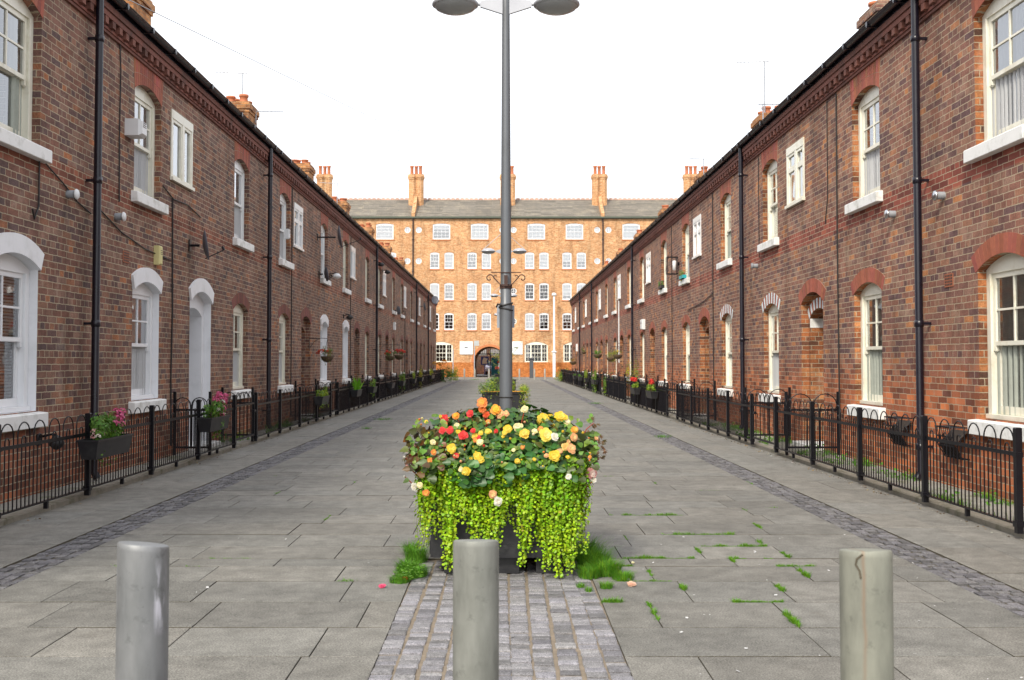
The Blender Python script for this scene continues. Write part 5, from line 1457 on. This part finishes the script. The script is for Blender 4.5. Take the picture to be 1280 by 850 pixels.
# fallen petals and litter
for (x, y, s_, c, lab) in ((-.66, 6.93, .030, (.85, .12, .03), 'orange red fallen blossom on the grass left of the planter'), (-.775, 6.72, .024, (.85, .12, .25), 'pink fallen blossom on the slabs left of the planter'),
                       (.83, 6.78, .030, (.88, .55, .40), 'peach fallen blossom on the slabs right of the planter'), (.93, 7.5, .012, (.85, .8, .5), 'pale tiny fallen blossom right of the planter')):
    o = empty('fallen_blossom', (x, y, .012), label=lab, cat='blossom', group='fallen blossoms round the nearest planter')
    flower(o, (0, 0, 0), (0, -.4, 1), s_, [c], 'double')
mb = MB(); random.seed(5)
for i in range(70):
    x = R(.9, 3.0) if i % 3 else R(-3, .5); y = R(4.6, 9)
    leaf(mb, (x, y, .006), (R(-.4, .4), R(-.4, .4), 1), R(.004, .013), (R(.75, .9),) * 3, 'coin')
mb.put('litter_scraps', M['petal'], kind='stuff', label='small white scraps scattered over the near paving', cat='litter')
mb = MB()
for i in range(420):
    s = 1 if R(0, 1) < .75 else -1
    x = s * (4.22 - R(0, .12)) if s > 0 else -4.36 + R(-.03, .12); y = R(8.5, 26)
    leaf(mb, (x, y, .006), (R(-.6, .6), R(-.6, .6), 1), R(.005, .016), rcol(random.choice([(.25, .16, .07), (.35, .26, .12), (.12, .08, .05), (.5, .48, .4)]), .2), 'coin')
mb.put('dead_leaves', M['petal'], kind='stuff', label='dry crumbs of leaf along the foot of the railings', cat='leaf litter')

# ------------------------------------------------------------------ troughs hung on the railings
PK = [(.85, .12, .32), (.88, .25, .45)]; RD = [(.85, .04, .04), (.9, .08, .05)]; WH = [(.85, .8, .75)]
def trough(side, y, label, kind, ln=.95, z=.55):
    s = side; x = FX[side] - s * .13
    to = empty('railing_trough', (x, y, z), radians(90) if s < 0 else radians(-90), label=label, cat='planter trough', group='black troughs hung on the railings')
    mb = MB(); hw, hb = .105, .075; h = .2; a = ln / 2
    # outer shell tapering down, open top
    def ring(k, z_, ins=0): w_ = hb + (hw - hb) * k; e = a - .03 * (1 - k); return [(-e + ins, -w_ + ins, z_), (e - ins, -w_ + ins, z_), (e - ins, w_ - ins, z_), (-e + ins, w_ - ins, z_)]
    vs = ring(0, -h / 2) + ring(1, h / 2 - .02) + [(p[0] * 1.012, p[1] * 1.08, h / 2 - .02) for p in ring(1, 0)] + [(p[0] * 1.012, p[1] * 1.08, h / 2) for p in ring(1, 0)] + ring(1, h / 2, .012) + ring(1, h / 2 - .04, .014)
    fs = [(q * 4 + i, q * 4 + (i + 1) % 4, q * 4 + 4 + (i + 1) % 4, q * 4 + 4 + i) for q in range(5) for i in range(4)] + [(0, 1, 2, 3), (20, 21, 22, 23)]
    mb.add(vs, fs); mb.put('box', M['planterblack'], to)
    hk = MB()
    for xx in (-a * .6, a * .6):
        hk.tube([(xx, hw - .01, -h / 2 - .01), (xx, hw + .02, -.02), (xx, hw + .035, h / 2)], .006, 5); hk.tube([(xx, -hb, -h / 2 - .006), (xx, hb, -h / 2 - .006), (xx, hw + .02, -h / 2 + .02)], .006, 5)
    hk.put('bracket', M['black'], to)
    if kind is None: return
    g, cols, fl, n, hgt, droop, shp = kind
    loc = (x, y, z + h / 2 - .02)
    o = shrubby(g[0], loc, g[1], n, .10, a * .85, hgt, cols, (.022, .045) if n > 300 else (.02, .04), shp, droop=droop, ncl=8, flowers=[], group='plants in the railing troughs')
    for (t, zz, sz, c) in fl: flower(o, (-s * R(.0, .08), t, zz), (-s * .6, -1, .6), sz, c, 'head')
# left terrace, from the near end
random.seed(17)
trough(-1, 11.12, 'black trough of bright pink geraniums, nearest one on the left railing', (('geranium', 'pink flowered geranium with leafy green stems in the nearest left trough'), [G1, (1, 1, .8), G2], [(.15, .20, .055, PK), (.27, .24, .05, PK), (.05, .16, .04, PK), (.36, .20, .05, PK), (.40, .13, .045, PK), (.22, .27, .045, PK), (.33, .27, .04, PK), (-.22, .19, .035, PK), (-.34, .09, .04, Pc), (-.28, .07, .04, Pc), (-.42, .05, .03, Wc), (-.36, .04, .03, Pc)], 1100, .26, .08, 'star'), 1.0)
trough(-1, 15.25, 'black trough overflowing with pink and white geraniums, second on the left railing', (('geranium', 'pink and white geranium spilling over the second left trough'), [G1, G1, G2], [(.35, .20, .08, PK), (.15, .30, .06, PK), (.25, .33, .05, PK), (.45, .10, .06, PK), (.42, .02, .06, Pc), (.30, .12, .05, PK), (.2, .22, .04, WH), (-.05, .12, .03, Wc), (-.1, -.05, .03, Pc), (.0, .26, .055, PK), (.3, .02, .06, PK), (.48, .22, .07, PK), (.38, .30, .05, PK)], 950, .26, .3, 'star'), 1.0)
trough(-1, 24.3, 'black trough with yellow green trailing plant before the second left gate', (('trailing_plant', 'yellow green plant trailing from the trough before the second left gate'), [G3, GY, G2], [], 500, .24, .35, 'star'), .95)
trough(-1, 30.0, 'black trough holding tall spiky bright green leaves on the left railing', (('spiky_plant', 'fresh green plant with upright spiky leaves in a left trough'), [(1.2, 1.6, .6), (1, 1.4, .6)], [], 0, .2, 0, 'blade'), .95)
trough(-1, 33.7, 'black trough with blue green tuft and pale trailing plant on the left', (('trailing_plant', 'blue green tuft with a pale trailing end in a left trough'), [(.7, .9, 1.3), G3, (2.4, 1.8, 2)], [], 420, .28, .4, 'star'), .9)
trough(-1, 39.3, 'empty black trough on the left railing', None)
trough(-1, 43.6, 'black trough with tall green plant trailing down on the left railing', (('trailing_plant', 'tall green plant with a trailing end past the empty left trough'), [G2, G1, G3], [], 420, .42, .4, 'star'))
trough(-1, 49.3, 'black trough with pale yellow bushy plant on the left railing', (('bushy_plant', 'pale yellow bushy plant in a far left trough'), [GY, G3], [], 380, .38, .1, 'star'))
trough(-1, 53.6, 'black trough with tall ochre plant on the left railing', (('bushy_plant', 'tall ochre plant in a far left trough'), [(4, 1.5, .5), GY], [], 380, .6, .3, 'star'))
trough(-1, 61.5, 'black trough with wide low yellow plant, far along the left railing', (('bushy_plant', 'wide low yellow plant in a far left trough'), [GY, (4, 1.8, .6)], [], 500, .38, .1, 'star'), 2.4)
# the spiky plant gets real sword leaves
sp_o = [o for o in bpy.data.objects if o.name.startswith('spiky_plant')][0]
mb = MB()
for i in range(46):
    y0 = R(-.38, .38); b = Vector((R(-.05, .05), y0, -.02)); t = b + Vector((R(-.14, .14), R(-.18, .18), R(.22, .42)))
    u = Vector((R(-1, 1), R(-1, 1), 0)).normalized() * .014; m_ = b.lerp(t, .55) + Vector((0, 0, .04))
    mb.add([b - u * .6, b + u * .6, m_ + u, t, m_ - u], [(0, 1, 2, 4), (2, 3, 4)], 0, rcol((1.4, 1.7, .5), .2))
mb.put('sword_leaves', M['green'], sp_o)
# right terrace
trough(1, 28.6, 'black trough with red geraniums above yellow leaves, nearest on the right railing', (('geranium', 'red flowered geranium with yellow leaves in the nearest right trough'), [G3, GY, G2], [(.05, .26, .06, RD), (-.15, .28, .06, RD), (-.26, .24, .06, RD), (.12, .30, .05, RD), (-.05, .22, .05, RD)], 520, .2, .2, 'star'), 1.0)
trough(1, 32.2, 'black trough packed with red geraniums, second on the right railing', (('geranium', 'red flowered geranium in the second right trough'), [G3, GY, G2], [(.3, .26, .07, RD), (.1, .28, .07, RD), (-.1, .28, .07, RD), (-.3, .25, .07, RD), (.2, .22, .05, RD), (0, .22, .05, RD)], 480, .18, .25, 'star'), 1.0)
trough(1, 46.5, 'black trough swamped by a tall leafy plant hanging to the ground, on the right', (('bushy_plant', 'big green and pink leafy plant drooping over a right trough to the ground'), [G1, G2, G3, (1.4, .7, 1.1)], [(-.2, .2, .06, Pc)], 1300, .5, .5, 'star'), 1.6)
trough(1, 51.0, 'black trough with round olive plant on the right railing', (('bushy_plant', 'round olive plant beside the drooping one on the right'), [G3, GY, GB], [], 450, .42, .1, 'star'))
trough(1, 55.2, 'black trough with short dark plant, third from the end on the right railing', (('bushy_plant', 'short dark plant in a far right trough'), [G1], [], 200, .15, .1, 'star'))
trough(1, 59.2, 'black trough with short dark plant, second from the end on the right railing', (('bushy_plant', 'sparse dark plant in the last but one right trough'), [G1], [], 200, .12, .1, 'star'))
def ground_shrub(x, y, label, n, r, h, cols, name='bushy_shrub', ls=(.03, .06), z=.05, fl=()):
    return shrubby(name, (x, y, z), label, n, r, r, h, cols, ls, 'star', cat='shrub', ncl=10, flowers=fl)
ground_shrub(-4.2, 73, 'dark bush with orange flowers at the far end of the left railing', 900, .8, 1.3, [G1, (.6, .7, .6)], ls=(.05, .1), fl=[(-.3, -.5, 1.2, .2, [(.9, .4, .05)]), (.1, -.6, 1.35, .2, [(.9, .4, .05)]), (-.6, -.5, 1.25, .15, [(.9, .5, .05)])])
ground_shrub(-3.75, 78, 'yellow green bush beyond the end of the left railing', 500, .5, 1.1, [GY, G3], ls=(.05, .1))
ground_shrub(4.35, 74.5, 'green and yellow bush at the far end of the right railing', 900, .7, 1.0, [G1, G2, GY], ls=(.05, .1), fl=[(-.4, -.4, .9, .15, [(.85, .4, .1)])])
ground_shrub(4.62, 37.2, 'tall orange tinged shrub in a yard behind the right railing', 700, .22, 1.35, [(4.2, 1.4, .4), GY, G3], ls=(.025, .05))
ground_shrub(4.6, 35.4, 'pale blue green shrub beside the second downpipe on the right', 500, .2, 1.1, [(1.2, 1.2, 2.4), G2], ls=(.02, .05))
ground_shrub(4.6, 44.0, 'low green shrub in a yard farther along the right terrace', 400, .25, .95, [G2, G3], ls=(.03, .05))
ground_shrub(4.3, 42.6, 'green climber filling the gap at the fourth right gate', 500, .25, .8, [G2, G3], ls=(.03, .06))
ground_shrub(-4.68, 33.9, 'brown twiggy shrub by the third porch on the left', 350, .15, 1.1, [(3.6, .7, .6), (2.6, .8, .6)], ls=(.02, .04))

# hanging baskets on wall brackets
def basket(side, y, z, label, cols, fl, n=420, hang=.25, off=.45, r=.17, green=(.8, 1, .8)):
    s = side; X = s * W[s]
    bo_ = empty('hanging_basket', (X - s * off, y, z), label=label, cat='hanging basket', group='hanging baskets on the house walls')
    mb = MB(); mb.lathe([(.0, -r * .9), (r * .5, -r * .78), (r * .85, -r * .4), (r, 0), (r * .9, .01), (0, -.02)], 0, 0, 14); mb.put('bowl', simple('coir_bowl', (.09, .06, .035), 1, var=.4, scale=40), bo_)
    mb = MB()
    for k in range(3): a = 2 * pi * k / 3; mb.tube([(r * .95 * cos(a), r * .95 * sin(a), 0), (0, 0, .42)], .003, 4)
    mb.put('chain', M['black'], bo_)
    mb = MB(); sx = s * off
    mb.tube([(0, 0, .40), (0, 0, .46), (sx * .3, 0, .47), (sx, 0, .46)], .008, 5); mb.tube([(sx * .4, 0, .465), (sx * .75, 0, .38), (sx * .98, 0, .22)], .006, 5); mb.box(sx - .01, sx, -.02, .02, .18, .5)
    mb.put('bracket', M['black'], bo_)
    o = shrubby('basket_plant', (X - s * off, y, z), label.replace('hanging basket', 'plant of the basket'), n, r * 1.1, r * 1.1, hang, cols, (.018, .035), 'star', droop=.25, ncl=7, group='plants in the hanging baskets')
    for (x_, y_, z_, sz, c) in fl: flower(o, (x_, y_, z_), (-s * .4, -1, .4), sz, c, 'head')
random.seed(3)
DR = [(.65, .06, .03), (.8, .15, .06)]
basket(-1, 26.6, 1.58, 'hanging basket with trailing dark red flowers by the second left porch', [G1, (2.4, .7, .5)], [(-.18, -.05, .12, .06, DR), (-.1, -.15, .14, .06, DR), (-.24, .0, .08, .05, DR), (.02, -.1, .12, .05, DR)])
basket(-1, 41.4, 1.66, 'hanging basket with fewer red flowers, the nearer past the third left drainpipe', [G1, G1], [(-.1, -.1, .18, .07, RD), (.08, -.1, .2, .07, Pc), (0, -.15, .14, .06, RD), (-.18, 0, .1, .06, DR)], r=.2)
basket(-1, 45.0, 1.72, 'hanging basket full of red flowers, the farther past the third left drainpipe', [G1, G1], [(-.1, -.1, .2, .09, RD), (.1, -.1, .2, .09, RD), (0, -.15, .16, .09, RD), (-.2, 0, .14, .07, Pc), (.2, 0, .15, .08, RD)], r=.22)
basket(1, 41.8, 1.72, 'hanging basket with brown and yellow leaves, nearer one beside the white pipe', [G3, (2.4, .8, 1)], [(0, -.1, .14, .05, Yc)], r=.2)
basket(1, 44.4, 1.62, 'hanging basket with trailing yellow green leaves, farther one beside the white pipe', [GY, G3, (2, .7, 1.4)], [], r=.2, hang=.35)
basket(1, 50.6, 1.80, 'hanging basket with a round ball of green leaves on the right terrace', [(1, 1.2, .6)], [], n=600, r=.22)
basket(1, 68.5, 1.45, 'hanging basket with brown withered plant near the far end of the right terrace', [(3, .7, .5), (2, .8, .6)], [], r=.24)
basket(1, 59.3, 2.0, 'hanging basket small and dark, on the right between two far drainpipes', [(1.2, .9, .6)], [], n=200, r=.14)

# ------------------------------------------------------------------ things fixed to the house walls
def wx(side, off): return side * (W[side] - off)
def dish(side, y, z, r, off, label, rz, arm=.3, col='dish', tilt=.15):
    do = empty('satellite_dish', (wx(side, 0), y, z), label=label, cat='satellite dish', group='satellite dishes on the left terrace' if side < 0 else None)
    s = -side   # outward
    mb = MB(); mb.box(-.0, s * .02, -.05, .05, -.09, .09); mb.tube([(s * .01, 0, 0), (s * (off - .06), 0, 0)], .02, 8); mb.put('wall_bracket', M['black'], do)
    pm = MB(); n = 20; prof = [(r * k / 6, .22 * r * (k / 6) ** 2) for k in range(7)]
    pm.lathe([(a, b) for a, b in prof] + [(r * 1.01, .22 * r - .006), (r * .6, .22 * r * .36 - .012), (0.001, -.012)], 0, 0, n)
    o = pm.put('reflector', M[col], do, (s * off, 0, 0))
    dirv = Vector((s * cos(rz), sin(rz), tilt)).normalized()
    o.rotation_euler = dirv.to_track_quat('Z', 'Y').to_euler(); o.scale = (.9, 1, 1)
    ab = MB(); b0 = Vector((s * off, 0, -r * .9)); e = Vector((s * off, 0, 0)) + dirv * (arm) + Vector((0, 0, -r * .45))
    ab.tube([b0 + dirv * .03, e], .009, 6); ab.tube([e, e + Vector((0, 0, .06)) - dirv * .03], .02, 8); ab.put('arm', M['black'], do)
dish(-1, 16.35, 3.28, .235, .22, 'grey satellite dish between the white door and the second upper window on the left', .35, .32)
dish(-1, 27.6, 4.76, .31, .55, 'black satellite dish on a long bracket high on the left terrace', .2, .62)
dish(-1, 27.9, 3.80, .2, .16, 'small grey satellite dish beside an upper sill on the left, below the black one', .45, .2)
dish(-1, 67.6, 5.45, .27, .5, 'grey satellite dish facing the camera near the far end of the left terrace', -1.2, .3)
dish(-1, 61.5, 4.7, .24, .25, 'dark satellite dish on the wall shortly before the far end of the left terrace', .3, .3)
dish(-1, 46.8, 3.75, .2, .2, 'small dark satellite dish low beside an upper window halfway down the left terrace', .6, .3)

def boxthing(name, label, cat, side, y, z, w, h, d, mat, extra=None, bev=.006, group=None):
    o = empty(name, (wx(side, 0), y, z), radians(90) if side < 0 else radians(-90), label=label, cat=cat, group=group)
    mb = MB()
    vs = [(-w / 2, 0, -h / 2), (w / 2, 0, -h / 2), (w / 2, 0, h / 2), (-w / 2, 0, h / 2)]
    b = min(bev + d * .12, w * .2)
    vs += [(-w / 2, -d * .8, -h / 2), (w / 2, -d * .8, -h / 2), (w / 2, -d * .8, h / 2), (-w / 2, -d * .8, h / 2)]
    vs += [(-w / 2 + b, -d, -h / 2 + b), (w / 2 - b, -d, -h / 2 + b), (w / 2 - b, -d, h / 2 - b), (-w / 2 + b, -d, h / 2 - b)]
    mb.add(vs, [(k + i, k + (i + 1) % 4, k + (i + 1) % 4 + 4, k + i + 4) for k in (0, 4) for i in range(4)] + [(8, 9, 10, 11)])
    mb.put('case', M[mat], o)
    if extra: extra(o, w, h, d)
    return o
def slots(o, w, h, d):
    m = MB()
    for q in range(3): m.box(-w * .25, w * .25, -d - .003, -d + .002, h * .05 + q * .025, h * .05 + q * .025 + .008)
    m.put('slots', M['dark'], o)
boxthing('alarm_box', 'white box with sloping underside beside the first upper window on the left', 'alarm box', -1, 13.62, 4.52, .24, .22, .22, 'plastic', slots)
boxthing('alarm_box', 'yellowed alarm box above the white arched window on the left', 'alarm box', -1, 14.75, 2.96, .13, .27, .09, 'yellowed', slots)
boxthing('alarm_box', 'small white alarm box at mid height far along the left terrace', 'alarm box', -1, 46.9, 3.05, .32, .36, .1, 'plastic', slots)
boxthing('alarm_box', 'white alarm box on the right terrace past the second drainpipe', 'alarm box', 1, 37.2, 2.78, .5, .36, .12, 'plastic', slots)
boxthing('alarm_box', 'white alarm box near the far end of the right terrace', 'alarm box', 1, 70.5, 2.4, .4, .5, .12, 'plastic', slots)
boxthing('alarm_box', 'small white box beside the small upper casement of the dish house on the left', 'alarm box', -1, 23.55, 4.35, .14, .22, .1, 'plastic', slots)
def flue(side, y, z, label, cap='plastic'):
    o = empty('wall_flue', (wx(side, 0), y, z), radians(90) if side < 0 else radians(-90), label=label, cat='vent', group='round flue caps on the walls')
    m = MB(); m.lathe([(.045, 0), (.045, .09), (.036, .09)], 0, 0, 14, smooth=True); q = m.put('pipe', M['lead'], o); q.rotation_euler = (pi / 2, 0, 0)
    m = MB(); m.lathe([(.001, .125), (.05, .122), (.06, .11), (.06, .10), (.03, .092)], 0, 0, 16); q = m.put('cap', M[cap], o); q.rotation_euler = (pi / 2, 0, 0)
flue(-1, 11.75, 3.35, 'round white flue cap near the left edge, under the largest upper window')
flue(-1, 13.22, 3.30, 'round white flue cap just beyond the nearest left drainpipe')
flue(1, 11.85, 3.35, 'round grey flue cap between the near right drainpipe and the right edge', 'chrome')
flue(1, 13.35, 3.35, 'round grey flue cap left of the near right drainpipe', 'chrome')
flue(1, 20.6, 3.35, 'small dark flue cap past the second upper window on the right', 'lead')
def airbrick(side, y, z, label):
    o = empty('air_brick', (wx(side, 0), y, z), radians(90) if side < 0 else radians(-90), label=label, cat='air vent', group='terracotta air bricks')
    m = MB(); m.box(-.11, .11, -.008, .0, -.075, .075); m.put('plate', M['terradoor'], o)
    m = MB()
    for i in range(4):
        for j in range(5): m.box(-.09 + j * .04, -.065 + j * .04, -.0095, -.0075, -.058 + i * .033, -.038 + i * .033)
    m.put('holes', M['mush'], o)
airbrick(1, 11.75, 2.37, 'terracotta air brick left of the big ground floor window on the right')
airbrick(-1, 13.6, 2.82, 'terracotta air brick beside the yellowed alarm box on the left')
def gratebox(side, y, z, label):
    o = empty('wall_hay_basket', (wx(side, 0), y, z), radians(90) if side < 0 else radians(-90), label=label, cat='wall basket', group='empty black wire baskets on the right wall')
    m = MB(); w, h, d = .42, .34, .2
    for i in range(9):
        x = -w / 2 + w * i / 8; m.tube([(x, -.004, h / 2), (x, -d, h / 2), (x, -d * .85, -h * .1), (x, -d * .45, -h / 2), (x, -.004, -h / 2)], .006, 4)
    for yy, zz in ((-d, h / 2), (-d * .95, h * .2), (-d * .85, -h * .1), (-d * .5, -h * .42)): m.box(-w / 2, w / 2, yy - .006, yy + .006, zz - .008, zz + .008)
    m.put('wire_frame', M['black'], o)
    m = MB(); m.add([(-w / 2 + .01, -.012, h * .4), (w / 2 - .01, -.012, h * .4), (w / 2 - .01, -d * .8, -h * .05), (-w / 2 + .01, -d * .8, -h * .05), (-w / 2 + .01, -d * .4, -h * .44), (w / 2 - .01, -d * .4, -h * .44)], [(0, 1, 2, 3), (3, 2, 5, 4)])
    m.put('liner', simple('old_coir_liner', (.04, .03, .025), 1), o)
gratebox(1, 13.05, .58, 'empty black wire wall basket left of the near right drainpipe')
gratebox(1, 11.5, .56, 'empty black wire wall basket right of the near right drainpipe')
def bulkhead(side, y, z, label, mat='lead', r=.09):
    o = empty('wall_lamp', (wx(side, 0), y, z), radians(90) if side < 0 else radians(-90), label=label, cat='wall lamp')
    m = MB(); m.box(-.04, .04, -.03, 0, -.06, .06); m.tube([(0, -.03, .03), (0, -.16, .06), (0, -.2, .04)], .014, 6); m.put('bracket', M['black'], o)
    m = MB(); m.lathe([(.001, .05), (r * .5, .04), (r, -.03), (r * .95, -.06), (r * .4, -.10), (.001, -.11)], 0, -.2, 12); m.put('shade', M[mat], o)
bulkhead(-1, 29.6, 3.92, 'white floodlight lamp beside the small grey dish on the left', 'plastic', .13)
bulkhead(-1, 32.15, 2.85, 'dark lamp over a white arch beyond the dish house on the left', 'mush', .11)
bulkhead(-1, 40.3, 5.25, 'dark lamp high by the third left drainpipe', 'mush', .14)
bulkhead(-1, 42.6, 5.15, 'dark lamp high above a small casement past the third left drainpipe', 'mush', .13)
bulkhead(-1, 11.1, .62, 'small dark lamp low on the wall behind the nearest left trough', 'mush', .08)
# window box plants and lantern cage on the right upper sills
for (y, lab, cl) in ((28.7, 'upper sill pot plants with turquoise tray on the right terrace', [(2.6, 1.0, 1.2), (.6, 1.2, 2.4), G2]), (32.6, 'upper sill pot plant of small dark green leaves on the right terrace', [G1, (.6, .9, 1.2)])):
    o = shrubby('sill_plant', (wx(1, -.0) - .09, y, 3.80), lab, 160, .07, .34, .2, cl, (.02, .045), 'star', droop=.2, group='plants on the upper sills')
    m = MB(); m.bbox(-.05, .06, -.3, .3, -.06, .03, .004); m.put('tray', simple('turquoise_plastic', (.02, .35, .38), .4, bs_=0) if y < 30 else M['planterblack'], o)
o = empty('cage_lantern', (wx(1, 0), 29.75, 4.2), 0, label='square black cage lantern with a white lamp on the right terrace', cat='lantern')
m = MB()
for sx in (-.36, -.06):
    for sy in (-.12, .12): m.tube([(sx, sy, -.24), (sx, sy, .24)], .01, 4)
for z in (-.24, .24):
    m.tube([(-.36, -.12, z), (-.06, -.12, z), (-.06, .12, z), (-.36, .12, z), (-.36, -.12, z)], .01, 4)
m.box(-.06, 0, -.03, .03, .0, .1); m.put('cage', M['black'], o)
m = MB(); m.lathe([(.001, -.14), (.055, -.13), (.055, .14), (.001, .15)], -.14, 0, 10); m.put('lamp', M['plastic'], o)
# keypad beside the white door
boxthing('key_safe', 'small grey metal key safe on the white painted porch reveal', 'key safe', -1, 17.55, 1.25, .001, .001, .001, 'chrome') if False else None

# aerials on the chimneys
def aerial(x, y, z, h, label, az=0, fishbone=True):
    o = empty('tv_aerial', (x, y, z), az, label=label, cat='aerial', group='television aerials on the chimneys')
    m = MB(); m.tube([(0, 0, 0), (0, 0, h)], .017, 5); m.put('mast', M['aerial'], o)
    m = MB(); L_ = .9
    m.tube([(-L_ * .15, 0, h - .03), (L_ * .85, 0, h + .02)], .012, 5)
    if fishbone:
        for i in range(9): q = -L_ * .1 + L_ * .92 * i / 8; m.tube([(q, -.12 + .006 * i, h + .0), (q, .12 - .006 * i, h + .0)], .004, 4)
    m.put('boom', M['aerial'], o)
aerial(-7.3, 28.9, 8.3, 1.25, 'tall aerial on the nearest visible left chimney', pi)
aerial(-7.0, 29.2, 8.2, .35, 'short tilted aerial low on the right of the same left chimney', .3)
aerial(-7.3, 45.5, 8.3, 1.0, 'small aerial on the third left chimney', pi)
aerial(-7.2, 19.9, 8.3, 1.6, 'aerial mast on the chimney at the top left corner', 1.2)
aerial(7.25, 28.6, 7.9, 1.9, 'tall aerial on the second right chimney', pi - .3)
aerial(7.1, 28.2, 7.9, .6, 'short aerial leaning off the second right chimney', .2)
aerial(7.25, 37.4, 7.9, .9, 'small bare aerial on the third right chimney', pi, False)
# overhead wire
m = MB(); A = Vector((-4.75, 12.6, 5.96)); B = Vector((7.2, 97.9, 15.0)); pts = [A.lerp(B, t / 40) + Vector((.35 * sin(pi * min(1, t / 8)) * (t < 8), 0, 0)) * 0 for t in range(41)]
m.tube(pts, .006, 4); m.put('overhead_wire', M['aerial'], None, label='thin overhead wire slanting across the white sky at the upper left', cat='wire')
